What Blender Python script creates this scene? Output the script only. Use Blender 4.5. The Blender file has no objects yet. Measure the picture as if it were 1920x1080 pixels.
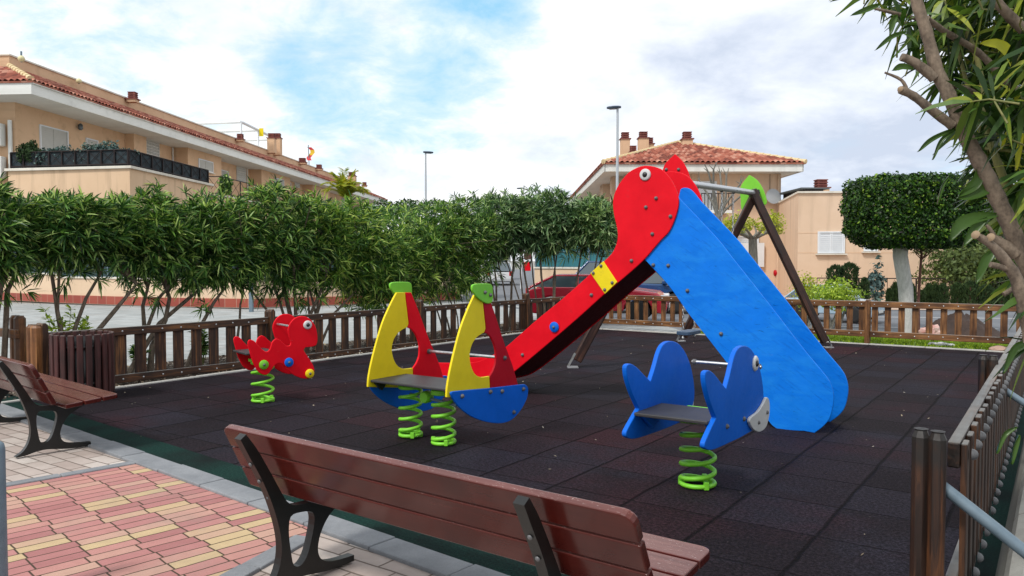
import bpy, bmesh, math, random
import numpy as np
from mathutils import Vector, Matrix, noise as mnoise
from mathutils.geometry import tessellate_polygon
random.seed(7); RNG = np.random.default_rng(11)
S = bpy.context.scene; COL = S.collection; R = math.radians
# ------------------------------------------------------------------ camera
FPX, HY, EYE = 1464.0, 488.0, 1.6
PITCH = math.atan((540-HY)/FPX)
cd = bpy.data.cameras.new('camera'); cam = bpy.data.objects.new('camera', cd); COL.objects.link(cam)
cam.location = (0, 0, EYE); cam.rotation_euler = (math.pi/2-PITCH, 0, 0)
cd.sensor_width = 36; cd.lens = 36*FPX/1920; cd.clip_start = .05; cd.clip_end = 2000
S.camera = cam
# ------------------------------------------------------------------ node helper
class NT:
    def __init__(s, nt): s.nt = nt; s.n = nt.nodes; s.l = nt.links
    def add(s, t, props=None, **inp):
        nd = s.n.new(t)
        for k, v in (props or {}).items(): setattr(nd, k, v)
        for k, v in inp.items(): s.set(nd, k, v)
        return nd
    def set(s, nd, k, v):
        i = nd.inputs[int(k[1:])] if (k[0] == 'i' and k[1:].isdigit()) else nd.inputs[k.replace('_', ' ')]
        if isinstance(v, bpy.types.NodeSocket): s.l.new(v, i)
        else:
            if hasattr(i.default_value, '__len__') and not hasattr(v, '__len__'): v = [v]*len(i.default_value)
            if hasattr(i.default_value, '__len__') and len(i.default_value) == 4 and len(v) == 3: v = (*v, 1)
            i.default_value = v
    def m(s, op, a, b=0.0, c=0.0, clamp=False):
        nd = s.add('ShaderNodeMath', dict(operation=op, use_clamp=clamp), i0=a, i1=b, i2=c); return nd.outputs[0]
    def vm(s, op, a, b=(0, 0, 0)):
        nd = s.add('ShaderNodeVectorMath', dict(operation=op), i0=a, i1=b)
        return nd.outputs['Value'] if op in ('DOT_PRODUCT', 'LENGTH', 'DISTANCE') else nd.outputs[0]
    def ramp(s, fac, stops, interp='LINEAR'):
        nd = s.add('ShaderNodeValToRGB', Fac=fac); cr = nd.color_ramp; cr.interpolation = interp
        while len(cr.elements) < len(stops): cr.elements.new(.5)
        for e, (p, c) in zip(cr.elements, stops):
            e.position = p; e.color = (*c, 1) if hasattr(c, '__len__') else (c, c, c, 1)
        return nd.outputs[0]
    def noise(s, vec, scale, detail=3, rough=.55, dist=0):
        nd = s.add('ShaderNodeTexNoise', Vector=vec, Scale=scale, Detail=detail, Roughness=rough, Distortion=dist); return nd.outputs[0]
    def mix(s, f, a, b, mode='MIX'):
        nd = s.add('ShaderNodeMix', dict(data_type='RGBA', blend_type=mode)); s.set(nd, 'i0', f); s.set(nd, 'i6', a); s.set(nd, 'i7', b); return nd.outputs[2]
    def maprange(s, v, a, b, c=0., d=1.):
        return s.add('ShaderNodeMapRange', None, i0=v, i1=a, i2=b, i3=c, i4=d).outputs[0]
    def xyz(s, v):
        nd = s.add('ShaderNodeSeparateXYZ', i0=v); return nd.outputs[0], nd.outputs[1], nd.outputs[2]
    def comb(s, x, y, z=0.): return s.add('ShaderNodeCombineXYZ', i0=x, i1=y, i2=z).outputs[0]
# ------------------------------------------------------------------ world: daylight sky with broken cloud
SUN_AZ, SUN_EL = R(-138), R(50)      # azimuth of the sun from +Y, clockwise seen from above
W = bpy.data.worlds.new('World'); S.world = W; W.use_nodes = True
t = NT(W.node_tree); t.n.clear()
tc = t.add('ShaderNodeTexCoord').outputs['Generated']
sky = t.add('ShaderNodeTexSky', dict(sky_type='NISHITA', sun_disc=False, sun_elevation=SUN_EL, sun_rotation=SUN_AZ, altitude=50, air_density=1.0, dust_density=.6, ozone_density=2.0)).outputs[0]
d = t.vm('NORMALIZE', tc); dx, dy, dz = t.xyz(d)
k = t.m('DIVIDE', 1.0, t.m('ADD', t.m('MAXIMUM', dz, 0.0), .34))
cv = t.comb(t.m('MULTIPLY', dx, k), t.m('MULTIPLY', dy, k), t.m('MULTIPLY', dz, 1.5))
n1 = t.noise(cv, 4.6, 8, .62, .25); n2 = t.noise(t.vm('ADD', cv, (4.3, 1.7, .4)), 1.5, 5, .6, .2)
n3 = t.noise(t.vm('ADD', cv, (9.1, 3.7, 2.4)), 2.6, 7, .58, .2)
def sdir(x, y):
    v = Vector(((x-960)/FPX, math.cos(PITCH)+(540-y)/FPX*math.sin(PITCH), -math.sin(PITCH)+(540-y)/FPX*math.cos(PITCH))); return v.normalized()
hole = None
for (x, y, rad, amp) in [(860, 90, .09, .17), (905, 5, .06, .16), (700, 40, .12, .05), (770, 195, .09, .14), (620, 150, .08, .08), (600, 165, .06, .05), (240, 40, .16, .10), (620, 190, .08, .08),
                         (1150, 130, .16, -.16), (640, 300, .2, -.10), (1650, 70, .2, -.16), (740, 85, .06, -.08), (980, 60, .05, .10)]:
    g_ = t.m('DISTANCE', 0, 0) if False else t.vm('DISTANCE', d, tuple(sdir(x, y)))
    q = t.m('MULTIPLY', t.m('POWER', 2.718, t.m('MULTIPLY', t.m('POWER', t.m('DIVIDE', g_, rad), 2.0), -1.0)), amp)
    hole = q if hole is None else t.m('ADD', hole, q)
cover = t.m('ADD', t.m('MULTIPLY', n1, .65), t.m('MULTIPLY', n2, .35))
cover = t.m('SUBTRACT', cover, hole)
mask = t.ramp(cover, [(.22, 0), (.36, .42), (.46, .88), (.58, 1)])
gright = t.m('POWER', 2.718, t.m('MULTIPLY', t.m('POWER', t.m('DIVIDE', t.vm('DISTANCE', d, tuple(sdir(1560, 210))), .26), 2.0), -1.0))
shade = t.m('ADD', n3, t.m('MULTIPLY', gright, -.25))
ccol = t.ramp(shade, [(.20, (.56, .63, .76)), (.36, (.78, .83, .92)), (.46, (.93, .95, .98)), (.56, (1.0, 1.0, 1.0))])
ccol = t.vm('MULTIPLY', ccol, (9.6, 9.6, 9.6))
blue = t.mix(.70, sky, (3.6, 7.2, 9.6))
fin = t.mix(mask, blue, ccol)
bg = t.add('ShaderNodeBackground', Color=fin, Strength=.1)
t.l.new(bg.outputs[0], t.add('ShaderNodeOutputWorld').inputs[0])
sl = bpy.data.lights.new('sun', 'SUN'); sl.energy = 2.3; sl.angle = R(10); sl.color = (1, .96, .9)
sun = bpy.data.objects.new('sun', sl); COL.objects.link(sun)
sv = Vector((math.sin(SUN_AZ)*math.cos(SUN_EL), math.cos(SUN_AZ)*math.cos(SUN_EL), math.sin(SUN_EL)))
sun.rotation_euler = sv.to_track_quat('Z', 'Y').to_euler(); sun.location = sv*60
S.view_settings.view_transform = 'Standard'; S.view_settings.look = 'None'; S.view_settings.exposure = 0.30; S.view_settings.gamma = 1
S.cycles.max_bounces = 6; S.cycles.transparent_max_bounces = 6
# ------------------------------------------------------------------ geometry from the lens
def ray(x, y):
    a = (x-960)/FPX; b = (540-y)/FPX
    return Vector((a, math.cos(PITCH)+b*math.sin(PITCH), -math.sin(PITCH)+b*math.cos(PITCH)))
CP = Vector((0, 0, EYE))
def G(x, y, z=0.):
    r = ray(x, y); return CP+r*((z-EYE)/r.z)
def AT(x, y, D):
    r = ray(x, y); return CP+r*(D/r.y)
A1 = R(35.1); E1 = Vector((math.sin(A1), math.cos(A1), 0)); E2 = Vector((math.cos(A1), -math.sin(A1), 0))
def UV(u, v, z=0.): return E2*u+E1*v+Vector((0, 0, z))      # playground axes: u to the right, v away
UP = Vector((0, 0, 1))
def frame(o, x, y):
    x = Vector(x).normalized(); z = x.cross(Vector(y)).normalized(); y = z.cross(x)
    return Matrix(((x.x, y.x, z.x, o[0]), (x.y, y.y, z.y, o[1]), (x.z, y.z, z.z, o[2]), (0, 0, 0, 1)))
def pl(M, x, y):      # pixel -> coordinates in the plane z=0 of frame M
    n = M.col[2].to_3d(); o = M.translation; r = ray(x, y)
    p = CP+r*((o-CP).dot(n)/r.dot(n)); q = M.inverted() @ p; return (q.x, q.y)
def smooth(pts, n=4):
    "closed Catmull-Rom; a point given with a third item is a sharp corner"
    out = []; L = len(pts)
    for i in range(L):
        p0, p1, p2, p3 = pts[i-1], pts[i], pts[(i+1) % L], pts[(i+2) % L]
        c1 = len(p1) > 2; c2 = len(p2) > 2
        a, b = Vector(p1[:2]), Vector(p2[:2])
        m1 = (b-a)*.5 if c1 else (b-Vector(p0[:2]))*.5; m2 = (b-a)*.5 if c2 else (Vector(p3[:2])-a)*.5
        ln = (b-a).length
        for m_ in (m1, m2):
            if m_.length > ln: m_ *= ln/m_.length
        if c1 and c2: out.append(tuple(a)); continue
        for j in range(n):
            s = j/n; s2, s3 = s*s, s*s*s
            out.append(tuple(a*(2*s3-3*s2+1)+m1*(s3-2*s2+s)+b*(-2*s3+3*s2)+m2*(s3-s2)))
    return out
# ------------------------------------------------------------------ objects
def tag(o, label=None, cat=None, group=None, kind=None):
    if label: o['label'] = label
    if cat: o['category'] = cat
    if group: o['group'] = group
    if kind: o['kind'] = kind
    return o
def thing(name, loc, label, cat, group=None):
    o = bpy.data.objects.new(name, None); COL.objects.link(o); o.location = loc; o.empty_display_size = .1
    return tag(o, label, cat, group)
def wmat(o):
    m_ = o.matrix_basis.copy()
    return wmat(o.parent) @ m_ if o.parent else m_
class MB:
    def __init__(s): s.v = []; s.f = []; s.sm = []
    def add(s, vs, fs, smooth=False):
        b = len(s.v); s.v += [tuple(q) for q in vs]; s.f += [tuple(i+b for i in f) for f in fs]; s.sm += [smooth]*len(fs); return s
    def box(s, c, sz, M=None):
        c = Vector(c); h = Vector(sz)/2
        vs = [Vector((i, j, k_)) for k_ in (-1, 1) for j in (-1, 1) for i in (-1, 1)]
        vs = [Vector((v.x*h.x, v.y*h.y, v.z*h.z))+c for v in vs]
        if M is not None: vs = [M @ v for v in vs]
        return s.add(vs, [(0, 2, 3, 1), (4, 5, 7, 6), (0, 1, 5, 4), (2, 6, 7, 3), (0, 4, 6, 2), (1, 3, 7, 5)])
    def tube(s, pts, rad, n=8, caps=True, closed=False):
        pts = [Vector(p) for p in pts]; m = len(pts)
        if not hasattr(rad, '__len__'): rad = [rad]*m
        vs = []; prev = None
        for i, p in enumerate(pts):
            if closed: tg = pts[(i+1) % m]-pts[i-1]
            else: tg = pts[min(i+1, m-1)]-pts[max(i-1, 0)]
            tg.normalize()
            if prev is None:
                a = Vector((0, 0, 1)) if abs(tg.z) < .9 else Vector((1, 0, 0)); nx = tg.cross(a).normalized()
            else:
                nx = (prev-tg*prev.dot(tg)).normalized()
            prev = nx; ny = tg.cross(nx)
            for k_ in range(n):
                an = 2*math.pi*k_/n; vs.append(p+(nx*math.cos(an)+ny*math.sin(an))*rad[i])
        fs = []
        for i in range(m if closed else m-1):
            for k_ in range(n):
                a = i*n+k_; b = i*n+(k_+1) % n; i2 = ((i+1) % m)*n; fs.append((a, b, i2+(k_+1) % n, i2+k_))
        s.add(vs, fs, True)
        if caps and not closed:
            s.add(vs[:n], [tuple(range(n-1, -1, -1))]); s.add(vs[-n:], [tuple(range(n))])
        return s
    def prism(s, pts, z0, z1, holes=(), M=None):
        loops = [list(pts)]+[list(h) for h in holes]
        if holes:
            tri = tessellate_polygon([[Vector((p[0], p[1], 0)) for p in l] for l in loops])
        flat = [p for l in loops for p in l]; n = len(flat)
        vs = [Vector((p[0], p[1], z0)) for p in flat]+[Vector((p[0], p[1], z1)) for p in flat]
        ar = sum(pts[i-1][0]*pts[i][1]-pts[i][0]*pts[i-1][1] for i in range(len(pts)))
        fs = []
        if holes:
            for a, b, c in tri: fs += [(a, b, c), (c+n, b+n, a+n)]
        else:
            r = tuple(range(n)); fs += [r[::-1], tuple(i+n for i in r)] if ar > 0 else [r, tuple(i+n for i in r[::-1])]
        b0 = 0
        for l in loops:
            m = len(l)
            for i in range(m):
                a, b = b0+i, b0+(i+1) % m
                fs.append((a, b, b+n, a+n) if ar > 0 else (b, a, a+n, b+n))
            b0 += m
        if M is not None: vs = [M @ v for v in vs]
        return s.add(vs, fs)
    def dome(s, c, r, h, axis=(0, 0, 1), n=10, rings=3):
        c = Vector(c); q = Vector((0, 0, 1)).rotation_difference(Vector(axis).normalized()); vs = []
        for i in range(rings+1):
            a = math.pi/2*i/rings
            for k_ in range(n):
                b = 2*math.pi*k_/n; vs.append(c+q @ Vector((r*math.cos(a)*math.cos(b), r*math.cos(a)*math.sin(b), h*math.sin(a))))
        fs = [(i*n+k_, i*n+(k_+1) % n, (i+1)*n+(k_+1) % n, (i+1)*n+k_) for i in range(rings) for k_ in range(n)]
        return s.add(vs, fs, True)
    def lathe(s, c, prof, n=16, axis=(0, 0, 1)):
        c = Vector(c); q = Vector((0, 0, 1)).rotation_difference(Vector(axis).normalized()); vs = []
        for (r, z) in prof:
            for k_ in range(n):
                b = 2*math.pi*k_/n; vs.append(c+q @ Vector((r*math.cos(b), r*math.sin(b), z)))
        fs = [(i*n+k_, i*n+(k_+1) % n, (i+1)*n+(k_+1) % n, (i+1)*n+k_) for i in range(len(prof)-1) for k_ in range(n)]
        s.add(vs, fs, True)
        if prof[-1][0] > 1e-4: s.add(vs[-n:], [tuple(range(n))])
        if prof[0][0] > 1e-4: s.add(vs[:n], [tuple(range(n-1, -1, -1))])
        return s
    def build(s, name, mat, parent=None, M=None, bevel=0, seg=2, label=None, local=False):
        """verts in world space unless M (own frame) is given or local=True (already relative to the parent)"""
        me = bpy.data.meshes.new(name); me.from_pydata(s.v, [], s.f); me.update()
        me.polygons.foreach_set('use_smooth', s.sm)
        for m_ in (mat if isinstance(mat, (list, tuple)) else [mat]): me.materials.append(m_)
        return link(name, me, parent, M, bevel, seg, label, local)
def link(name, me, parent=None, M=None, bevel=0, seg=2, label=None, local=False):
    o = bpy.data.objects.new(name, me); COL.objects.link(o)
    if parent is not None:
        o.parent = parent
        if not local: o.matrix_basis = wmat(parent).inverted() @ (M if M is not None else Matrix.Identity(4))
    elif M is not None: o.matrix_basis = M
    if bevel:
        b = o.modifiers.new('bevel', 'BEVEL'); b.width = bevel; b.segments = seg; b.limit_method = 'ANGLE'; b.angle_limit = R(50); b.harden_normals = False
    if label: o['label'] = label
    return o
def bar(name, p0, p1, w, h, mat, parent=None, up=UP, bevel=.004, label=None, seg=1):
    "timber with its own length axis; w across, h along up"
    p0, p1 = Vector(p0), Vector(p1); L = (p1-p0).length; M = frame(p0, p1-p0, Vector(up).cross(p1-p0))
    return MB().box((L/2, 0, 0), (L, w, h)).build(name, mat, parent, M, bevel, seg, label)
def numpy_mesh(name, V, Fq, mat, parent=None, smooth=False, label=None):
    me = bpy.data.meshes.new(name); nv = len(V); nf, kf = Fq.shape
    me.vertices.add(nv); me.vertices.foreach_set('co', V.astype(np.float32).ravel())
    me.loops.add(nf*kf); me.loops.foreach_set('vertex_index', Fq.astype(np.int32).ravel())
    me.polygons.add(nf); me.polygons.foreach_set('loop_start', np.arange(0, nf*kf, kf, dtype=np.int32))
    me.polygons.foreach_set('use_smooth', np.full(nf, smooth)); me.update(calc_edges=True); me.validate()
    me.materials.append(mat)
    return link(name, me, parent, label=label)
def leaves(name, P, Dn, L, Wd, mat, parent=None, droop=.15, fold=.0, label=None):
    "long leaves: base points P, directions Dn, lengths L, widths Wd"
    P = np.asarray(P, float); Dn = np.asarray(Dn, float); n = len(P)
    Dn /= np.linalg.norm(Dn, axis=1, keepdims=True)+1e-9
    side = np.cross(Dn, RNG.normal(size=(n, 3))*.6+np.array([0, 0, 1.])); side /= np.linalg.norm(side, axis=1, keepdims=True)+1e-9
    L = np.broadcast_to(L, (n,))[:, None]; Wd = np.broadcast_to(Wd, (n,))[:, None]
    g = np.array([0, 0, -1.])
    def at(s): return P+Dn*L*s+g*L*droop*s*s
    m1, m2, tip = at(.33), at(.68), at(1.0)
    V = np.stack([P-side*Wd*.12, P+side*Wd*.12, m1-side*Wd*.5, m1+side*Wd*.5, m2-side*Wd*.42, m2+side*Wd*.42, tip-side*Wd*.05, tip+side*Wd*.05], 1).reshape(-1, 3)
    b = np.arange(n)[:, None]*8
    Fq = np.concatenate([b+np.array([0, 1, 3, 2]), b+np.array([2, 3, 5, 4]), b+np.array([4, 5, 7, 6])], 1).reshape(-1, 4)
    return numpy_mesh(name, V, Fq, mat, parent, label=label)
def leafquads(name, P, Nn, size, mat, parent=None, asp=.55, label=None):
    P = np.asarray(P, float); n = len(P); Nn = np.asarray(Nn, float)
    Nn /= np.linalg.norm(Nn, axis=1, keepdims=True)+1e-9
    a = np.cross(Nn, RNG.normal(size=(n, 3))); a /= np.linalg.norm(a, axis=1, keepdims=True)+1e-9; b_ = np.cross(Nn, a)
    s = np.broadcast_to(size, (n,))[:, None]
    V = np.stack([P-a*s*.5, P+b_*s*asp*.5, P+a*s*.5, P-b_*s*asp*.5], 1).reshape(-1, 3)
    Fq = np.arange(n)[:, None]*4+np.arange(4)
    return numpy_mesh(name, V, Fq, mat, parent, label=label)
# ------------------------------------------------------------------ materials
MATS = {}
def mat(name, fn=None, col=(.5, .5, .5), rough=.6, spec=.5, metal=0, **kw):
    if name in MATS: return MATS[name]
    m_ = bpy.data.materials.new(name); m_.use_nodes = True; t = NT(m_.node_tree); t.n.clear()
    bs = t.add('ShaderNodeBsdfPrincipled', Base_Color=col, Roughness=rough, Metallic=metal); bs.inputs['Specular IOR Level'].default_value = spec
    t.l.new(bs.outputs[0], t.add('ShaderNodeOutputMaterial').inputs[0])
    if fn: fn(t, bs)
    MATS[name] = m_; return m_
def obj(t): return t.add('ShaderNodeTexCoord').outputs['Object']
def rnd(t): return t.add('ShaderNodeObjectInfo').outputs['Random']
def setb(t, bs, k, v): t.set(bs, k, v)
def bump(t, bs, h, strength=.3, dist=.01):
    b = t.add('ShaderNodeBump', Height=h, Strength=strength, Distance=dist); t.l.new(b.outputs[0], bs.inputs['Normal'])
def f_wood(c1, c2, c3, weather=.0):
    def fn(t, bs):
        o = t.vm('ADD', obj(t), t.comb(t.m('MULTIPLY', rnd(t), 31.0), t.m('MULTIPLY', rnd(t), 17.0), 0.))
        g1 = t.noise(t.vm('MULTIPLY', o, (1.6, 26, 26)), 1.0, 5, .65, .6); g2 = t.noise(o, 2.3, 4, .6)
        c = t.ramp(g1, [(.28, c1), (.5, c2), (.72, c3)])
        c = t.mix(t.maprange(g2, .42, .66, 0, .8), c, t.vm('MULTIPLY', c, (.28, .24, .22)))
        if weather: 
            gn = t.add('ShaderNodeNewGeometry').outputs['Normal']; _, _, nz = t.xyz(gn)
            w_ = t.m('MULTIPLY', t.maprange(nz, .5, .95), t.maprange(t.noise(o, 6, 4), .25, .6, .55*weather, weather))
            c = t.mix(w_, c, (.30, .30, .28))
        setb(t, bs, 'Base Color', c); setb(t, bs, 'Roughness', t.maprange(g1, .3, .7, .38, .7)); bump(t, bs, g1, .5, .004)
    return fn
M_fence = mat('fence_wood', f_wood((.008, .004, .003), (.055, .021, .008), (.27, .11, .032), .8))
M_fence2 = mat('fence_wood_orange', f_wood((.06, .022, .007), (.20, .075, .02), (.36, .16, .05), .5))
M_pole = mat('swing_wood', f_wood((.006, .003, .002), (.030, .010, .006), (.09, .032, .016), .5))
def f_paint(col, worn=.12, streak=None):
    def fn(t, bs):
        o = obj(t); n_ = t.noise(o, 3.5, 5, .65); n2_ = t.noise(t.vm('MULTIPLY', o, streak or (9, 9, 9)), 2.2, 6, .7, .5)
        dk = tuple(c*.88 for c in col); lt = tuple(min(1, c*1.06+.002) for c in col)
        c = t.mix(t.maprange(n_, .3, .7), dk, lt); c = t.mix(t.maprange(n2_, .30, .36, worn*3.5, 0), c, tuple(c_*.45 for c_ in col))
        sc = t.noise(t.vm('MULTIPLY', o, (5, 70, 5)), 1.6, 4, .7, 1.2); c = t.mix(t.maprange(sc, .69, .73, 0, .38), c, tuple(c_*.55+.16 for c_ in col))
        dt = t.noise(o, 7, 6, .75); c = t.mix(t.maprange(dt, .60, .80, 0, .55), c, tuple(c_*.4+.02 for c_ in col))
        setb(t, bs, 'Base Color', c); setb(t, bs, 'Roughness', t.maprange(n2_, .3, .7, .38, .6)); bump(t, bs, t.noise(o, 60, 3), .06, .003)
    return fn
M_red = mat('red_panel', f_paint((.68, .002, .012), .04), spec=.14)
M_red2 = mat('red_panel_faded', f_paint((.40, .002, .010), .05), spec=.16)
def f_fadeblue(t, bs):
    f_paint((.001, .165, .70), .34, (4, 22, 5))(t, bs); lk = bs.inputs['Base Color'].links[0].from_socket
    n_ = t.noise(t.vm('MULTIPLY', obj(t), (1.2, 3.5, 1)), 2.0, 6, .7, .6); c = t.mix(t.maprange(n_, .45, .75, 0, .55), lk, (.02, .27, .74)); n2_ = t.noise(t.vm('MULTIPLY', t.add('ShaderNodeVectorRotate', dict(rotation_type='Z_AXIS'), Vector=obj(t), Angle=.6).outputs[0], (3, 30, 3)), 1.4, 5, .7, .4)
    setb(t, bs, 'Base Color', t.mix(t.maprange(n2_, .56, .70, 0, .5), c, (.001, .075, .38)))
M_blue = mat('blue_panel', f_fadeblue, spec=.14)
M_blue2 = mat('blue_rider_panel', f_paint((.001, .115, .58), .04), spec=.16)
M_yel = mat('yellow_panel', f_paint((.76, .60, .012), .04), spec=.2)
M_grn = mat('green_panel', f_paint((.17, .52, .03), .06), spec=.35)
M_spring = mat('green_spring', f_paint((.20, .62, .03), .15), spec=.5)
M_whitep = mat('white_panel', f_paint((.55, .56, .56), .15))
M_black = mat('black_plastic', col=(.012, .012, .013), rough=.35)
M_bolt = mat('bolt_cap', f_paint((.10, .10, .105), .3), spec=.5)
def f_metal(t, bs):
    n_ = t.noise(obj(t), 30, 4); setb(t, bs, 'Roughness', t.maprange(n_, .3, .7, .25, .5)); setb(t, bs, 'Base Color', t.mix(n_, (.42, .43, .45), (.62, .63, .64)))
M_metal = mat('galvanised_steel', f_metal, metal=.9)
def f_pipe(t, bs):
    n_ = t.noise(obj(t), 14, 4); setb(t, bs, 'Roughness', .5); setb(t, bs, 'Base Color', t.mix(n_, (.10, .15, .19), (.20, .26, .31)))
M_pipe = mat('grey_pipe', f_pipe, metal=.3)
def f_iron(t, bs):
    n_ = t.noise(obj(t), 40, 4); setb(t, bs, 'Base Color', t.mix(n_, (.003, .0035, .0035), (.009, .0095, .009))); bump(t, bs, n_, .15, .003)
M_iron = mat('cast_iron', f_iron, rough=.33)
def f_slat(t, bs):
    o = t.vm('ADD', obj(t), t.comb(t.m('MULTIPLY', rnd(t), 13.0), 0., 0.))
    g1 = t.noise(t.vm('MULTIPLY', o, (2, 40, 40)), 1.0, 5, .6, .3); g2 = t.noise(o, 3.1, 4)
    c = t.mix(g1, (.045, .006, .005), (.085, .013, .009)); c = t.mix(t.maprange(g2, .42, .68, 0, .7), c, (.030, .005, .005))
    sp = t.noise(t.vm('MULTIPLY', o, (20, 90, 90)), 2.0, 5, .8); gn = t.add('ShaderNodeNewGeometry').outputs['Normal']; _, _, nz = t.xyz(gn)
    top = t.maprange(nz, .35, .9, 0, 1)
    c = t.mix(t.m('MULTIPLY', top, t.maprange(g1, .3, .75, .22, .5)), c, (.26, .12, .105))  # upward faces: pink of the light from above mixed into the colour
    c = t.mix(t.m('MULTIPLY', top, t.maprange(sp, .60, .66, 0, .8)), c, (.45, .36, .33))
    setb(t, bs, 'Base Color', c); setb(t, bs, 'Roughness', t.maprange(g2, .3, .7, .10, .26)); bump(t, bs, g1, .12, .002)
M_slat = mat('bench_slat', f_slat, spec=.38)
def f_seat(t, bs):
    n_ = t.noise(obj(t), 9, 5); setb(t, bs, 'Base Color', t.mix(n_, (.012, .012, .013), (.042, .041, .044))); bump(t, bs, t.noise(obj(t), 90, 2), .3, .003)
M_seat = mat('dark_seat_board', f_seat, rough=.5)
def f_stucco(c1, c2, stain=.25, sc=1.0):
    def fn(t, bs):
        o = obj(t); n_ = t.noise(o, .35*sc, 6, .65); n2_ = t.noise(t.vm('MULTIPLY', o, (2.2*sc, 2.2*sc, .18*sc)), 1.0, 5, .6)
        c = t.mix(t.maprange(n_, .3, .7), c1, c2); c = t.mix(t.maprange(n2_, .52, .76, 0, stain), c, tuple(a*.5 for a in c1))
        setb(t, bs, 'Base Color', c); bump(t, bs, t.noise(o, 25, 4), .25, .01)
    return fn
M_stL = mat('stucco_salmon', f_stucco((.56, .365, .225), (.67, .46, .30), .35), rough=.9, spec=.2)
M_stT = mat('stucco_terrace', f_stucco((.60, .42, .27), (.68, .49, .33), .75), rough=.9, spec=.2)
M_stR = mat('stucco_pink', f_stucco((.60, .435, .305), (.68, .51, .375), .38), rough=.9, spec=.2)
M_wallb = mat('wall_beige', f_stucco((.60, .44, .30), (.70, .53, .38), .3), rough=.9, spec=.2)
M_white = mat('white_paint', f_stucco((.62, .62, .58), (.72, .72, .69), .3), rough=.7)
M_cap = mat('wall_coping', f_stucco((.58, .54, .46), (.70, .66, .58), .4), rough=.8)
def f_tile(t, bs):
    x, y, z = t.xyz(obj(t)); cx = t.m('FLOOR', t.m('DIVIDE', x, .26)); cy = t.m('FLOOR', t.m('DIVIDE', y, .40))
    w_ = t.add('ShaderNodeTexWhiteNoise', dict(noise_dimensions='2D'), Vector=t.comb(cx, cy)).outputs[0]
    c = t.ramp(w_, [(0, (.15, .052, .040)), (.35, (.28, .088, .060)), (.7, (.39, .135, .090)), (1, (.50, .26, .19))])
    c = t.mix(t.maprange(t.noise(obj(t), 5, 5), .5, .8, 0, .5), c, (.17, .08, .065)); setb(t, bs, 'Base Color', c)
M_tile = mat('roof_tile', f_tile, rough=.85, spec=.2)
M_ridge = mat('ridge_mortar', f_stucco((.55, .42, .22), (.62, .50, .30), .4, 4), rough=.9)
M_brickc = mat('chimney_brick', f_stucco((.16, .05, .045), (.24, .08, .06), .5, 6), rough=.9)
def f_net(t, bs):
    x, y, z = t.xyz(obj(t)); v = t.vm('MULTIPLY', obj(t), (3, 3, .3)); n_ = t.noise(v, 2.2, 5, .6)
    c = t.mix(n_, (.003, .018, .023), (.010, .046, .052)); st = t.m('FRACT', t.m('MULTIPLY', z, 9.0)); c = t.mix(t.maprange(st, .0, .2, .5, 0), c, (.004, .012, .014)); setb(t, bs, 'Base Color', c)
M_net = mat('green_netting', f_net, rough=.7)
M_netblue = mat('blue_netting', f_stucco((.012, .11, .14), (.03, .17, .20), .3, 3), rough=.7)
def f_redtile(t, bs):
    br = t.add('ShaderNodeTexBrick', dict(offset=0.0), Vector=t.vm('ADD', t.comb(t.xyz(obj(t))[0], t.xyz(obj(t))[2]), (0, 0, 0)), Color1=(.26, .045, .028), Color2=(.34, .07, .04), Mortar=(.42, .28, .2), Scale=1.0, Mortar_Size=.008, Brick_Width=.45, Row_Height=.45)
    setb(t, bs, 'Base Color', br.outputs[0])
M_redtile = mat('red_skirting_tile', f_redtile, rough=.45)
M_win = mat('shutter_white', f_stucco((.60, .63, .66), (.72, .75, .78), .1), rough=.5)
M_louv = mat('louvre_shutter', f_stucco((.40, .39, .36), (.50, .49, .45), .1), rough=.6)
M_glass = mat('dark_glass', col=(.06, .085, .10), rough=.06, spec=1.0)
M_darkiron = mat('dark_railing', col=(.016, .010, .010), rough=.6, spec=.25)
M_maroon = mat('maroon_paint', col=(.10, .018, .022), rough=.5)
def f_screen(t, bs):
    n_ = t.noise(t.vm('MULTIPLY', obj(t), (1, 1, 2)), 3.5, 5, .7); setb(t, bs, 'Base Color', t.ramp(n_, [(.35, (.003, .006, .009)), (.6, (.012, .026, .034)), (.8, (.06, .09, .10))]))
M_screen = mat('balcony_screen', f_screen, rough=.8)
def f_grey(c1, c2, sc=1., rough=.8):
    def fn(t, bs):
        o = obj(t); n_ = t.noise(o, 1.2*sc, 6, .7); sp = t.noise(o, 120, 2)
        c = t.mix(t.maprange(n_, .3, .7), c1, c2); c = t.mix(t.maprange(sp, .35, .65, 0, .25), c, tuple(a*.6 for a in c1)); setb(t, bs, 'Base Color', c); setb(t, bs, 'Roughness', rough); bump(t, bs, sp, .25, .004)
    return fn
M_kerb = mat('kerb_stone', f_grey((.15, .16, .175), (.25, .26, .275), 3))
M_conc = mat('concrete_edge', f_grey((.36, .35, .33), (.50, .49, .46), 3))
M_asph = mat('asphalt', f_grey((.10, .11, .125), (.17, .18, .20), .6))
M_walk = mat('tan_pavement', f_grey((.46, .33, .25), (.56, .42, .33), .8))
M_stone = mat('pale_stone', f_grey((.28, .27, .24), (.42, .41, .37), 4))
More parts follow.
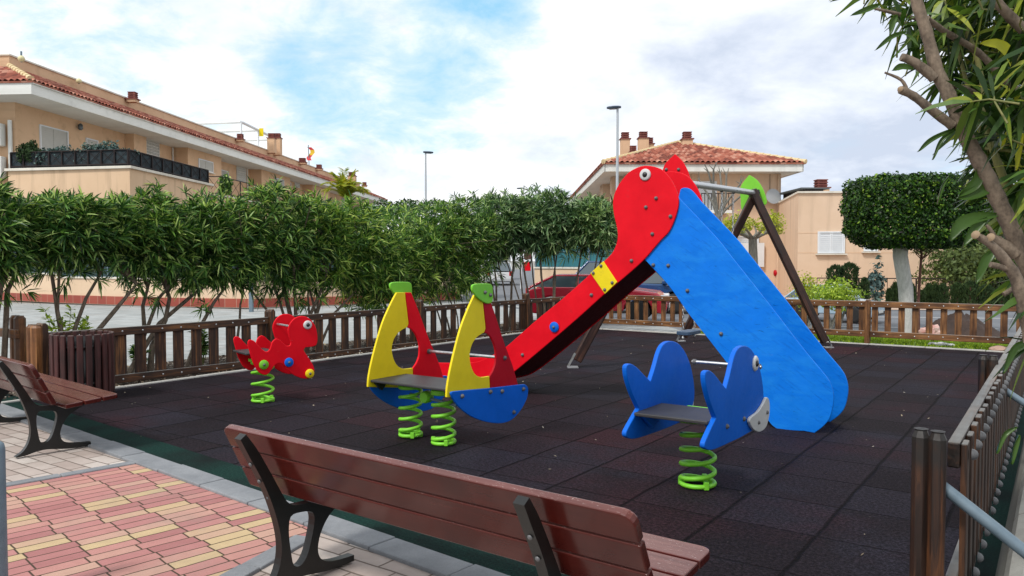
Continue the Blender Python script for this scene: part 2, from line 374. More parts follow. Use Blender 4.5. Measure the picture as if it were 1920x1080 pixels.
# ---- ground surfaces
def f_rubber(t, bs):
    o = obj(t); x, y, z = t.xyz(o)
    wob = t.m('MULTIPLY', t.m('SUBTRACT', t.noise(o, 1.7, 3), .5), .035)
    u = t.m('DIVIDE', t.m('ADD', t.m('ADD', x, 1.13+.592*40), wob), .592); v = t.m('DIVIDE', t.m('ADD', t.m('ADD', y, -4.67+.63*40), wob), .63)
    fu, fv = t.m('FRACT', u), t.m('FRACT', v)
    eu = t.m('MINIMUM', fu, t.m('SUBTRACT', 1., fu)); ev = t.m('MINIMUM', fv, t.m('SUBTRACT', 1., fv))
    gap = t.m('MULTIPLY', t.noise(o, .8, 3), .030)
    seam = t.m('MAXIMUM', t.maprange(eu, 0.008, t.m('ADD', .014, gap), 1, 0), t.m('MULTIPLY', t.maprange(ev, 0.004, t.m('ADD', .012, t.m('MULTIPLY', gap, .6)), 1, 0), .8))
    w_ = t.add('ShaderNodeTexWhiteNoise', dict(noise_dimensions='2D'), Vector=t.comb(t.m('FLOOR', u), t.m('FLOOR', v))); wv = w_.outputs[0]
    c = t.ramp(wv, [(0, (.0066, .0052, .0064)), (.3, (.0085, .0068, .0084)), (.6, (.0105, .0080, .0100)), (.85, (.0098, .0092, .0125)), (.95, (.0145, .0078, .0095)), (1, (.019, .008, .0098))])
    big = t.noise(o, .55, 5, .6); c = t.mix(t.maprange(big, .5, .68, 0, .55), c, (.021, .0075, .0095)); c = t.mix(t.maprange(t.noise(t.vm('ADD', o, (7, 3, 0)), .9, 5, .65), .52, .7, 0, .6), c, (.013, .0135, .019))
    c = t.mix(t.m('MULTIPLY', seam, .80), c, (.001, .0008, .001))
    sp = t.noise(o, 46, 5, .9); c = t.mix(t.maprange(sp, .44, .62, 0, 1), t.vm('MULTIPLY', c, (.55, .55, .55)), t.vm('MULTIPLY', c, (3.6, 3.4, 3.6)))
    sp2 = t.noise(o, 42, 2, .5); c = t.mix(t.maprange(sp2, .74, .79, 0, .5), c, (.20, .17, .16))
    setb(t, bs, 'Base Color', c); setb(t, bs, 'Roughness', .78)
    bump(t, bs, t.m('SUBTRACT', t.m('ADD', t.m('MULTIPLY', sp, .35), t.m('MULTIPLY', wv, .35)), t.m('MULTIPLY', seam, 1.6)), .55, .010)
M_rubber = mat('rubber_tiles', f_rubber, spec=.07)
def f_green(t, bs):
    o = obj(t); sp = t.noise(o, 70, 3, .8); n_ = t.noise(o, 1.5, 4)
    c = t.mix(t.maprange(sp, .4, .65), (.003, .014, .012), (.012, .045, .036)); c = t.mix(t.maprange(n_, .42, .68, 0, .85), c, (.006, .007, .008))
    setb(t, bs, 'Base Color', c); bump(t, bs, sp, .5, .006)
M_grub = mat('green_rubber', f_green, rough=.85, spec=.08)
def f_brick(stops, bw, bh, off, mortar, rot=0., msz=.062):
    def fn(t, bs):
        o = obj(t); nd = t.add('ShaderNodeVectorRotate', dict(rotation_type='Z_AXIS'), Vector=o, Angle=rot); x, y, z = t.xyz(nd.outputs[0])
        wx = t.m('MULTIPLY', t.m('SUBTRACT', t.noise(o, 3.1, 2), .5), .018)
        v = t.m('DIVIDE', t.m('ADD', t.m('ADD', y, 50.), wx), bh); row = t.m('FLOOR', v)
        jit = t.add('ShaderNodeTexWhiteNoise', dict(noise_dimensions='1D')); t.set(jit, 'W', row)
        u = t.m('ADD', t.m('DIVIDE', t.m('ADD', t.m('ADD', x, 50.), wx), bw), t.m('ADD', t.m('MULTIPLY', row, off), t.m('MULTIPLY', jit.outputs[0], .24)))
        fu, fv = t.m('FRACT', u), t.m('FRACT', v)
        eu = t.m('MULTIPLY', t.m('MINIMUM', fu, t.m('SUBTRACT', 1., fu)), bw/bh); ev = t.m('MINIMUM', fv, t.m('SUBTRACT', 1., fv))
        seam = t.maprange(t.m('MINIMUM', eu, ev), msz*.45, msz, 1, 0)
        wn = t.add('ShaderNodeTexWhiteNoise', dict(noise_dimensions='2D'), Vector=t.comb(t.m('FLOOR', u), row)).outputs[0]
        c = t.ramp(wn, stops); n_ = t.noise(o, 14, 5, .7); c = t.mix(t.maprange(n_, .3, .75, 0, .35), c, t.vm('MULTIPLY', c, (.62, .60, .58)))
        st = t.noise(o, 1.3, 5, .7); c = t.mix(t.maprange(st, .50, .72, 0, .45), c, (.24, .19, .16)); st2 = t.noise(o, 5.5, 6, .8); c = t.mix(t.maprange(st2, .64, .74, 0, .5), c, (.12, .09, .08))
        sp = t.noise(o, 160, 2); c = t.mix(t.maprange(sp, .6, .7, 0, .3), c, t.vm('MULTIPLY', c, (1.5, 1.5, 1.5)))
        c = t.mix(seam, c, mortar); setb(t, bs, 'Base Color', c)
        bump(t, bs, t.m('ADD', t.m('MULTIPLY', sp, .12), t.m('ADD', t.m('MULTIPLY', wn, .25), t.m('MULTIPLY', seam, -1.0))), .6, .006)
    return fn
M_pink = mat('pink_paving', f_brick([(0, (.33, .14, .135)), (.30, (.40, .18, .17)), (.62, (.44, .22, .19)), (.82, (.46, .285, .22)), (.89, (.46, .33, .20)), (1, (.49, .37, .21))], .265, .102, .0, (.055, .040, .025)), rough=.85, spec=.2)
M_beige = mat('beige_paving', f_brick([(0, (.36, .29, .26)), (.5, (.44, .375, .34)), (1, (.54, .49, .45))], .30, .13, .4, (.15, .12, .10)), rough=.85, spec=.2)
M_plaza = mat('grey_plaza', f_brick([(0, (.30, .32, .32)), (.5, (.34, .36, .36)), (1, (.39, .41, .41))], .42, .42, 0., (.22, .23, .23), .1, .03), rough=.8, spec=.3)
def f_gravel(t, bs):
    o = obj(t); vo = t.add('ShaderNodeTexVoronoi', Vector=o, Scale=34.); w_ = t.xyz(vo.outputs['Color'])[0]
    c = t.ramp(w_, [(0, (.03, .022, .017)), (.5, (.075, .055, .042)), (.8, (.16, .13, .105)), (1, (.42, .38, .33))]); c = t.mix(t.maprange(t.noise(o, 1.4, 4), .4, .65, 0, .7), c, (.030, .021, .015))
    setb(t, bs, 'Base Color', c); bump(t, bs, vo.outputs['Distance'], .8, .02)
M_gravel = mat('gravel_soil', f_gravel, rough=.95, spec=.2)
M_soil = mat('dark_soil', f_grey((.028, .017, .012), (.075, .045, .032), 4), rough=.95)
def f_leaf(stops, tr=.25, rough=.42, yel=None):
    def fn(t, bs):
        ri = t.add('ShaderNodeNewGeometry').outputs['Random Per Island']; c = t.ramp(ri, stops)
        n_ = t.noise(obj(t), .9, 3); c = t.mix(t.maprange(n_, .35, .65, 0, .45), c, t.vm('MULTIPLY', c, (1.45, 1.25, .7)))
        setb(t, bs, 'Base Color', c); setb(t, bs, 'Roughness', rough); bs.inputs['Specular IOR Level'].default_value = .28
        tl = t.add('ShaderNodeBsdfTranslucent', Color=t.vm('MULTIPLY', c, (1.5, 1.5, .8))); mx = t.add('ShaderNodeMixShader', i0=tr)
        t.l.new(bs.outputs[0], mx.inputs[1]); t.l.new(tl.outputs[0], mx.inputs[2]); out = [n for n in t.n if n.type == 'OUTPUT_MATERIAL'][0]; t.l.new(mx.outputs[0], out.inputs[0])
    return fn
ML_ole = mat('oleander_leaf', f_leaf([(0, (.008, .028, .009)), (.42, (.032, .096, .024)), (.76, (.12, .255, .052)), (1, (.44, .58, .22))]))  # pale ends of the three hedge ramps paint in leaf glints
ML_ole_y = mat('oleander_leaf_light', f_leaf([(0, (.010, .036, .008)), (.38, (.046, .125, .024)), (.72, (.15, .30, .050)), (1, (.52, .64, .18))]))
ML_ole_g = mat('oleander_leaf_grey', f_leaf([(0, (.010, .030, .014)), (.35, (.048, .110, .045)), (.7, (.15, .27, .12)), (1, (.42, .54, .32))]))
ML_near = mat('oleander_leaf_near', f_leaf([(0, (.008, .022, .006)), (.45, (.028, .070, .014)), (.85, (.085, .16, .03)), (1, (.32, .36, .05))], .25, .32))
ML_yel = mat('yellow_leaf', f_leaf([(0, (.30, .34, .03)), (1, (.45, .45, .04))], .35, .4))
ML_top = mat('ficus_leaf', f_leaf([(0, (.003, .014, .002)), (.5, (.011, .044, .004)), (.9, (.036, .105, .009)), (1, (.18, .30, .03))], .12, .5))
ML_cyp = mat('cypress_leaf', f_leaf([(0, (.010, .026, .010)), (1, (.035, .070, .022))], .08, .7))
ML_bright = mat('bright_leaf', f_leaf([(0, (.10, .20, .02)), (1, (.42, .56, .08))], .3))
ML_olive = mat('olive_leaf', f_leaf([(0, (.035, .060, .018)), (1, (.12, .17, .05))], .2, .6))
ML_palm = mat('palm_frond', f_leaf([(0, (.14, .22, .02)), (.6, (.30, .36, .04)), (1, (.50, .42, .05))], .35, .5))
ML_yg = mat('yellow_green_leaf', f_leaf([(0, (.14, .20, .02)), (1, (.42, .46, .06))], .3))
def f_bark(c1, c2):
    def fn(t, bs):
        n_ = t.noise(t.vm('MULTIPLY', obj(t), (1, 1, .35)), 22, 5, .7); n2_ = t.noise(obj(t), 90, 3); setb(t, bs, 'Base Color', t.mix(t.maprange(t.m('ADD', t.m('MULTIPLY', n_, .7), t.m('MULTIPLY', n2_, .3)), .38, .62), c1, c2)); bump(t, bs, t.m('ADD', n_, t.m('MULTIPLY', n2_, .4)), .5, .006)
    return fn
M_bark = mat('oleander_bark', f_bark((.075, .055, .040), (.22, .168, .122)), rough=.85)
M_barkg = mat('grey_bark', f_bark((.10, .095, .08), (.22, .21, .18)), rough=.9)
M_barkw = mat('white_painted_bark', f_bark((.38, .38, .36), (.56, .56, .54)), rough=.8)
M_barkr = mat('reddish_bark', f_bark((.08, .03, .025), (.16, .07, .05)), rough=.9)
M_gstem = mat('green_stem', f_bark((.10, .12, .03), (.18, .17, .05)), rough=.6)
M_cutw = mat('cut_wood', col=(.26, .185, .115), rough=.8)
# ------------------------------------------------------------------ setting
def sheet(name, pts, z, m_, uvframe=True, kind='structure', label=None, thick=0):
    "flat ground polygon (world points) as a sheet; local axes are the playground axes"
    M = frame((0, 0, z), E2, E1)
    Mi = M.inverted(); q = [(Mi @ Vector((p[0], p[1], z))).to_2d() for p in pts]
    b = MB(); b.add([(p.x, p.y, 0) for p in q], [tuple(range(len(q)))])
    o = b.build(name, m_, None, M)
    if sum(q[i-1].x*q[i].y-q[i].x*q[i-1].y for i in range(len(q))) < 0:
        o.data.flip_normals()
    tag(o, label, None, None, kind); return o
gr = MB().add([(-900, -60, -.05), (900, -60, -.05), (900, 1500, -.05), (-900, 1500, -.05)], [(0, 1, 2, 3)]).build('ground', mat('dry_ground', f_grey((.20, .19, .17), (.30, .29, .26), .2)))
tag(gr, kind='structure')
KD = Vector((.766, -.643, 0)); KP = Vector((.643, .766, 0)); K0 = Vector((-.23, 4.07, 0))   # front kerb: inner edge line, direction, towards playground
def K(s, p, z=0.): return K0+KD*s+KP*p+Vector((0, 0, z))
# rubber field
UL, UR, VB = -9.6, -.30, 15.95
def kline(u):     # v on the kerb inner line for a given u
    a = K(0, 0); b = K(1, 0); ua, va = a.dot(E2), a.dot(E1); ub, vb = b.dot(E2), b.dot(E1); return va+(u-ua)*(vb-va)/(ub-ua)
sheet('rubber_surface', [UV(UL, kline(UL)), UV(UR, kline(UR)), UV(UR, VB), UV(UL, VB)], 0, M_rubber)
gs = .27
sheet('rubber_border', [K(-8.0, 0), K(3.6, 0), K(3.6, gs), K(-8.0, gs)], .004, M_grub)
sheet('rubber_border', [UV(UR-.10, 2.4), UV(UR+.06, 2.4), UV(UR+.06, VB), UV(UR-.10, VB)], .006, M_grub)
# front paving
sheet('paving', [K(-12, -.2), K(6, -.2), K(6, -9), K(-12, -9)], -.012, M_beige)
s1 = [G(0, 911), G(255, 866)]; s2 = [G(430, 1085), G(582, 1000)]
def ext(a, b, t0, t1): return a+(b-a)*t0, a+(b-a)*t1
a0, a1 = ext(s1[0], s1[1], -3.0, .985); b0_, b1_ = ext(s2[0], s2[1], -6.0, .93)
def pext(p, q):
    d_ = (q-p); f = ((K0-p).dot(KP)-.2)/d_.dot(KP); return p+d_*f
Mp = frame((0, 0, -.006), (a1-a0), UP.cross(a1-a0))
pk = MB().add([(Mp.inverted() @ Vector((p.x, p.y, -.006))) for p in (a0, b0_, pext(b0_, b1_), pext(a0, a1))], [(0, 1, 2, 3)]).build('paving', M_pink, None, Mp); tag(pk, kind='structure')
def kerb_run(name, p0, p1, w, h, seg, m_, z0=-.05, par=None):
    "kerb of separate stones in one strip"
    b = MB(); L = (p1-p0).length; n = max(1, int(round(L/seg))); M = frame((p0.x, p0.y, 0), p1-p0, UP.cross(p1-p0))
    for i in range(n):
        a = i*L/n+.004; e = (i+1)*L/n-.004; b.box(((a+e)/2, random.uniform(-.004, .004), (h+z0)/2+random.uniform(-.003, .003)), (e-a, w, h-z0))
    o = b.build(name, m_, None, M, .008, 2); tag(o, kind='structure'); return o
kerb_run('kerb', K(-8.0, -.10), K(5, -.10), .2, .012, .62, M_kerb)
kerb_run('kerb', a0, a1, .09, .006, .5, M_kerb); kerb_run('kerb', b0_, b1_, .13, .006, .5, M_kerb)
kerb_run('kerb', UV(UL-.04, 3.2), UV(UL-.04, VB+.3), .07, .02, 1.0, M_conc)
kerb_run('kerb', UV(UL, VB+.04), UV(UR+.2, VB+.04), .08, .02, 1.0, M_conc)
# planting strip on the left, plaza, road, grass
sheet('soil_bed', [UV(UL-.07, 1.5), UV(UL-.07, 16.6), UV(UL-2.0, 19.5), UV(UL-2.0, 1.5)], -.012, M_gravel)
sheet('plaza', [(-60, 3, 0), UV(UL-2.0, 1.5), UV(UL-2.0, 19.5), (-2.2, 31, 0), (-8.8, 25.8, 0), (-60, 45, 0)], -.02, M_plaza)
sheet('pavement', [UV(UL-2.0, 19.5), UV(UL-.07, 16.6), UV(-9.2, 16), UV(-6.3, 16), UV(-8.6, 18.6), (-2.2, 33, 0)], -.016, M_plaza)
sheet('road', [(-2.2, 27, 0), (-2.4, 18.6, 0), (40, 12, 0), (60, 24, 0), (9.5, 27.5, 0), (3.0, 30, 0), (5.2, 140, 0), (-2.2, 140, 0)], -.026, M_asph)
sheet('pavement', [(3.0, 30, 0), (9.5, 25.6, 0), (60, 21.5, 0), (60, 60, 0), (4.0, 60, 0)], -.008, M_walk)
gp = [UV(-6.6, 16.02), UV(3.5, 16.02), UV(3.5, 17.6), UV(-2.0, 18.2), UV(-6.4, 18.0)]
sheet('lawn', gp, .0, mat('lawn_green', f_grey((.06, .13, .012), (.13, .24, .02), 2)), kind='structure')
# road markings
for (a, b) in [((4.5, 19.8), (11.5, 18.4)), ((13.5, 18.2), (26, 16.2)), ((10, 22.4), (14, 21.7)), ((16, 21.4), (20, 20.7))]:
    A, B = Vector((*a, 0)), Vector((*b, 0)); s_ = (B-A).cross(UP).normalized()*.06
    o = MB().add([A-s_, B-s_, B+s_, A+s_], [(0, 1, 2, 3)]).build('road_marking', mat('road_white', f_grey((.5, .5, .5), (.65, .65, .64), 3))); o.location.z = -.021; tag(o, kind='structure')
    o.data.flip_normals() if o.data.polygons[0].normal.z < 0 else None
# grass blades on the lawn
n = 26000; uu = RNG.uniform(-6.5, 2.2, n); vv = RNG.uniform(16.08, 17.9, n)
P = np.stack([uu*E2.x+vv*E1.x, uu*E2.y+vv*E1.y, np.zeros(n)], 1)
Dn = np.stack([RNG.normal(0, .45, n), RNG.normal(0, .45, n), np.ones(n)], 1)
o = leaves('grass', P, Dn, RNG.uniform(.03, .085, n), .012, mat('grass_blade', f_leaf([(0, (.07, .15, .012)), (1, (.28, .40, .03))], .3)), droop=.1); tag(o, 'short bright green grass behind the back fence', None, None, 'stuff')
# bits of gravel
n = 5200; uu = RNG.uniform(UL-1.9, UL-.12, n); vv = RNG.uniform(2.5, 16, n)
P = np.stack([uu*E2.x+vv*E1.x, uu*E2.y+vv*E1.y, RNG.uniform(0, .012, n)], 1)
o = leafquads('gravel', P, RNG.normal(0, .5, (n, 3))+np.array([0, 0, 1.]), RNG.uniform(.02, .06, n), mat('gravel_chip', f_leaf([(0, (.03, .022, .016)), (.6, (.12, .09, .07)), (.85, (.3, .26, .22)), (1, (.5, .46, .4))], 0, .8)), asp=.8); tag(o, 'brown and pale gravel chips under the left fence', None, None, 'stuff')
# crumbs and dry leaves on the rubber
n = 260; uu = RNG.uniform(UL+.1, UR-.1, n); vv = RNG.uniform(3.0, 15.9, n); keep = np.array([vv[i] > kline(uu[i])+.1 for i in range(n)]); uu, vv = uu[keep], vv[keep]; n = len(uu)
P = np.stack([uu*E2.x+vv*E1.x, uu*E2.y+vv*E1.y, np.full(n, .008)], 1)
o = leafquads('debris', P, RNG.normal(0, .3, (n, 3))+np.array([0, 0, 1.]), RNG.uniform(.01, .032, n), mat('litter_bits', f_leaf([(0, (.12, .10, .08)), (.7, (.35, .32, .28)), (1, (.55, .52, .5))], 0, .8)), asp=.6); tag(o, 'pale crumbs and dry leaf bits scattered on the rubber tiles', None, None, 'stuff')
# ------------------------------------------------------------------ playground equipment
def plate(name, root, M, pts_px, mt, off=0.0, th=.022, holes=(), n=4, dupoff=None, bevel=.006, shift=None, label=None, seg=3):
    """panel: outline traced in the plane of M, moved off along the plane's normal"""
    q = [pl(M, p[0], p[1])+tuple(p[2:]) for p in pts_px]; q = smooth(q, n)
    M2 = M @ Matrix.Translation((0, 0, off))
    return MB().prism(q, -th/2, th/2).build(name, mt, root, M2, bevel, seg, label)
def bolt(root, p, ax, r=.018, name='bolt', mt=None):
    ax = Vector(ax).normalized()
    return MB().lathe(p, [(r*1.15, 0), (r*1.15, r*.3), (r*.95, r*.75), (r*.6, r*1.15), (0, r*1.3)], 12, ax).build(name, mt or M_bolt, root)
def onpl(M, x, y, off=0.): a, b = pl(M, x, y); return M @ Vector((a, b, off))
def disc(root, p, ax, r, th, mt, name):
    ax = Vector(ax).normalized(); return MB().lathe(p, [(r*.96, 0), (r, th*.25), (r, th*.7), (r*.93, th), (0, th)], 24, ax).build(name, mt, root)
def eye(root, p, ax, r):
    ax = Vector(ax).normalized(); e = MB().lathe(p, [(r, 0), (r, .010), (r*.85, .018), (r*.45, .018)], 24, ax).build('eye', M_whitep, root)
    MB().dome(Vector(p)+ax*.016, r*.46, .016, ax, 16).build('pupil', M_black, e); return e
def spring(root, base, z0, z1, r, turns, wire=.012, mt=M_spring, ph=0., rt=None):
    pts = []; N = int(turns*22); rt = rt or r
    for i in range(N+1):
        f = i/N; a = ph+2*math.pi*turns*f
        # closed coils at both ends
        h = f+.055*math.sin(2*math.pi*f)*0
        e = 1.2/turns
        z = z0+(z1-z0)*(.04*f/e if f < e else (.96+.04*(f-1+e)/e if f > 1-e else .04+.92*(f-e)/(1-2*e)))
        rr = r+(rt-r)*f
        pts.append(base+Vector((rr*math.cos(a), rr*math.sin(a), z)))
    o = MB().tube(pts, wire, 8).build('spring', mt, root)
    for a in (.9, 2.9, 5.0):
        c = base+Vector((r*math.cos(a), r*math.sin(a), z0+.02)); MB().box(c, (.035, .035, .055)).build('clamp', mt, o, bevel=.005)
    return o
# ---- slide
g0 = G(1500, 808); SL = thing('slide', UV(g0.dot(E2)-1.5, g0.dot(E1)+.3), 'tall playground slide with red bird-head sides, red chute and blue ladder panels', 'slide')
MS = frame(g0-E1*.011, E2, UP)          # plane of the near side; its normal looks at the camera side (-E1)
NS = MS.col[2].to_3d()
HEAD = [(1210,311),(1240,317),(1258,335),(1270,358),(1274,380),(1268,407),(1256,434),(1240,451),(1207,489),(1164,527),(1133,553),(1082,599),(1014,657),(964,698),(937,715),(905,722),(870,724),(790,719,1),(790,679,1),
        (842,680),(880,680),(900,677),(918,669),(947,653),(1004,603),(1060,557),(1110,512.5),(1134,490),(1149,475),(1157,459),(1160,443),(1158,425),(1152.5,401),(1151,377),(1156,358),(1167,339),(1184,321)]
BLUE = [(1232,348),(1246,344),(1258,352),(1274,372),(1310,410),(1347,450),(1372,482),(1440,568),(1510,659),(1546,702),(1557,719),(1563,742),(1561,765),(1555,785),(1544,799),(1527,812,1),(1508,808.5,1),(1459,806,1),(1445,795),(1357,673,1),(1318,623),(1292,590),(1257,540),(1237,517),(1208,486,1)]
WS = .62
for side, off in (('n', 0.), ('f', -WS)):
    sgn = 1 if side == 'n' else -1
    plate('chute_side', SL, MS, HEAD, M_red, off+.012*sgn)
    plate('ladder_side', SL, MS, BLUE, M_blue, off-.012*sgn)
YB = [(1110,512,1),(1134,489.5,1),(1160,529,1),(1137,551,1)]
yb = plate('joint_plate', SL, MS, YB, M_yel, .030, .014, bevel=.004)
for p in [(1130,498.5),(1115.5,512),(1151,530),(1137,543)]: bolt(yb, onpl(MS, *p, .037), NS, .016)
for p in [(1232,372),(1213,389),(1259,406),(1225,439),(1186,489),(1111,553),(982,665)]: bolt(SL, onpl(MS, *p, .023), NS, .018)
for p in [(1225,497),(1253,498),(1289,545),(1352,626)]: bolt(SL, onpl(MS, *p, -.001), NS, .018)
c = onpl(MS, 1042, 613, .023); disc(SL, c, NS, .060, .02, M_blue2, 'disc'); bolt(SL, c+NS*.018, NS, .016)
eye(SL, onpl(MS, 1212, 328, .023), NS, .062)
c = onpl(MS, 1212, 328, -WS-.024); eye(SL, c, -NS, .062)
# chute floor and edges between the sides
fl = [(1252,437),(1207,488),(1164,526),(1133,552),(1082,598),(1014,656),(964,697),(937,714),(905,720),(870,721),(795,716)]
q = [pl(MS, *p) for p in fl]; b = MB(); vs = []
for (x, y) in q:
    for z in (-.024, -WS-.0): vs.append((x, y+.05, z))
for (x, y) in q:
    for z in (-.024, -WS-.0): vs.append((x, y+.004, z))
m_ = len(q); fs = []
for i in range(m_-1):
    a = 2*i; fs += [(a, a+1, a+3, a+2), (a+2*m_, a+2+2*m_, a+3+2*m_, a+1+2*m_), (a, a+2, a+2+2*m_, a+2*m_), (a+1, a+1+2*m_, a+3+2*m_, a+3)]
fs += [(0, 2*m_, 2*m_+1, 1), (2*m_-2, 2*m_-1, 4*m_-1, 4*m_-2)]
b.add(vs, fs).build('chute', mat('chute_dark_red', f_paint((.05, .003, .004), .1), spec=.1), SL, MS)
# platform and ladder treads
def bx(name, root, M, c, sz, mt, bevel=.004): return MB().box(c, sz).build(name, mt, root, M, bevel)
px, py = pl(MS, 1272, 468); bx('platform', SL, MS, (px, py, -WS/2-.012), (.46, .03, WS-.03), M_seat)
la, lb = Vector(pl(MS, 1330, 520)), Vector(pl(MS, 1500, 760))
for i in range(7):
    p = la.lerp(lb, i/6.6); bx('tread', SL, MS, (p.x, p.y, -WS/2-.012), (.16, .03, WS-.03), M_seat)
# ---- swing set
AL, AR = Vector((2.42, 11.75, 2.78)), Vector((4.47, 14.45, 2.84)); BD = (AR-AL).normalized()
SW = thing('swing_set', ((AL.x+AR.x)/2, (AL.y+AR.y)/2, 0), 'wooden A-frame swing set with steel top bar, red and green leaf end plates', 'swing set')
MB().tube([AL-BD*.05, AR+BD*.02], .052, 14).build('top_bar', M_metal, SW)
feet = [(AL, Vector((.93, 11.6, 0))), (AL, Vector((3.75, 11.4, 0))), (AR, Vector((5.80, 14.25, 0))), (AR, Vector((3.30, 15.3, 0)))]
for i, (a, f) in enumerate(feet):
    dr = (a-f).normalized(); s_ = BD*(.045 if i % 2 else -.045)
    lg = bar('leg', f+s_+dr*.12, a+s_+dr*.06, .135, .135, M_pole, SW, up=(0, 1, 0) if i else UP, bevel=.016, seg=3)
    side = dr.cross(UP).normalized()
    for s2 in (-1, 1):
        c = f+s_+dr*.10; M = frame(c, side, dr); MB().box((s2*.035, 0, .072), (.062, .22, .006)).build('foot_bracket', M_metal, lg, M, .002)
    MB().box(f+s_+Vector((0, 0, .012)), (.16, .16, .02)).build('foot_plate', M_metal, lg, bevel=.003)
for a in (AL, AR):
    sg = -1 if a is AL else 1
    for k_ in (-1, 1):
        dd = ((feet[0 if a is AL else 2][1]-a) if k_ < 0 else (feet[1 if a is AL else 3][1]-a)).normalized()
        c = a+dd*.06+UP*.05; MB().dome(c, .055, .05, UP, 14).build('end_cap', M_black, SW)
def leafplate(M, pts, mt, off, bolts, name='leaf_plate'):
    o = plate(name, SW, M, pts, mt, off, .022)
    n_ = M.col[2].to_3d()
    for p in bolts: bolt(o, onpl(M, *p, off+.011), n_, .022)
MR = frame(AR+BD*.12, E2, UP); ML = frame(AL-BD*.16, E2, UP)
leafplate(MR, [(1405,328,1),(1420,338),(1432,357),(1438,380),(1432,386),(1424,392),(1416,385),(1408,381),(1400,386),(1391,393),(1389,375),(1389,350)], M_grn, 0, [])
leafplate(ML, [(1266,289,1),(1281,304),(1292,326),(1298,352),(1292,368),(1280,380),(1262,374),(1248,376),(1241,340),(1246,310)], M_red, 0, [(1250,318),(1273,318)])
MB().box(AR-BD*.02, (.17, .17, .12)).build('bracket', M_black, SW, bevel=.02); MB().box(AL+BD*.0, (.17, .17, .12)).build('bracket', M_black, SW, bevel=.02)
def swing(s0, s1, label):
    pa, pb = AL+BD*s0, AL+BD*s1; pa = pa-UP*.05; pb = pb-UP*.05; mid = (pa+pb)/2; zs = .47
    sw = thing('swing', (mid.x, mid.y, zs), label, 'swing', 'swings hanging from the top bar')
    M = frame((mid.x, mid.y, zs), Vector((BD.x, BD.y, 0)), UP.cross(Vector((BD.x, BD.y, 0))))
    q = smooth([(-.23, -.09), (-.23, .09), (-.12, .11), (.12, .11), (.23, .09), (.23, -.09), (.12, -.11), (-.12, -.11)], 3)
    MB().prism(q, -.03, .03).build('seat', mat('swing_seat_blue', col=(.035, .07, .13), rough=.5), sw, M, .012, 3)
    for pt, sx in ((pa, -.21), (pb, .21)):
        bot = M @ Vector((sx, 0, .05)); top = pt; L = (top-bot).length; dr = (top-bot).normalized(); nl = int(L/.052); b = MB()
        for i in range(nl):
            c = bot+dr*(i+.5)*L/nl; a1 = BD if i % 2 else E2
            pts = [c+dr*(.034*math.cos(t_))+a1*(.014*math.sin(t_)) for t_ in [math.pi/3*j for j in range(6)]]
            b.tube(pts, .0055, 5, closed=True)
        b.build('chain', M_metal, sw)
        MB().box(pt+UP*.03, (.05, .05, .09)).build('hanger', M_black, sw, bevel=.008)
        MB().lathe(bot-UP*.06, [(.012, -.09), (.02, -.085), (.02, -.05), (.012, -.04), (.012, .04)], 10).build('seat_bolt', M_metal, sw)
    return sw
swing(.32, .84, 'blue rubber swing seat hanging nearest the slide head'); swing(1.85, 2.37, 'blue rubber swing seat hanging nearest the green leaf plate')
# ---- blue fish spring rider
c0 = G(1308, 912); FU, FV = c0.dot(E2), c0.dot(E1); FR = thing('spring_rider', c0, 'blue fish shaped spring rider with white mouth on one green spring', 'spring rider')
MF = frame(UV(FU+.27, FV), E1, UP); NF = MF.col[2].to_3d()     # near side, outer face looks to +u
FISH = [(1325,694),(1318,699),(1318.5,719),(1325,747),(1333,770),(1338,783,1),(1328,804),(1317,829),(1317,839),(1325,843.5),(1338,841),(1367,828),(1391,816),(1414,800),(1426,770),(1428,744),(1424,706),(1415,673),(1403,653),(1389,648),(1378,655),(1371,672),(1364,702),(1357,728,1),(1347,716),(1335,701)]
for s_, off in ((1, 0), (-1, -.54)): plate('side_panel', FR, MF, FISH, M_blue2, off, .034, bevel=.006)
MOUTH = [(1428,744),(1433,752),(1433,775),(1427,799),(1415,808.5),(1403,804),(1395.5,790),(1397,782),(1411,771),(1421,757)]
mo = plate('mouth', FR, MF, MOUTH, M_whitep, .029, .022)
for p in [(1412,791),(1428,772)]: bolt(mo, onpl(MF, *p, .037), NF, .013)
for p in [(1358,799),(1390,785)]: bolt(FR, onpl(MF, *p, .013), NF, .016)
eye(FR, onpl(MF, 1411, 681, .013), NF, .056)
mo2 = plate('mouth', FR, MF, MOUTH, M_whitep, -.54-.029, .022); eye(FR, onpl(MF, 1411, 681, -.54-.013), -NF, .056)
a_ = G(1298, 678); q = pl(frame(UV(FU-.27, FV), E1, UP), 1298, 678)
hp = MF @ Vector((q[0], q[1], 0)); MB().tube([hp, hp-NF*.54], .013, 12).build('handle', M_metal, FR)
for o_ in (-.02, -.52): MB().lathe(hp+NF*o_, [(.022, -.012), (.022, .012)], 12, NF).build('collar', M_bolt, FR)
sq = [pl(MF, 1336, 781), pl(MF, 1400, 750)]
sx0 = pl(MF, 1330, 783)[0]; bx('seat', FR, MF, (sx0+.22, .565, -.27), (.44, .024, .514), M_seat, .006)
for z_ in (-.045, -.495):
    MB().prism([(sx0+.05, .552), (sx0+.37, .552), (sx0+.37, .50), (sx0+.21, .44)], z_-.015, z_+.015).build('bracket', M_blue2, FR, MF, .004)
spring(FR, c0, .015, .50, .116, 6.8, .0165); bx('spring_mount', FR, frame((c0.x, c0.y, .52), E1, UP.cross(E1)), (0, 0, .01), (.26, .26, .03), M_spring)
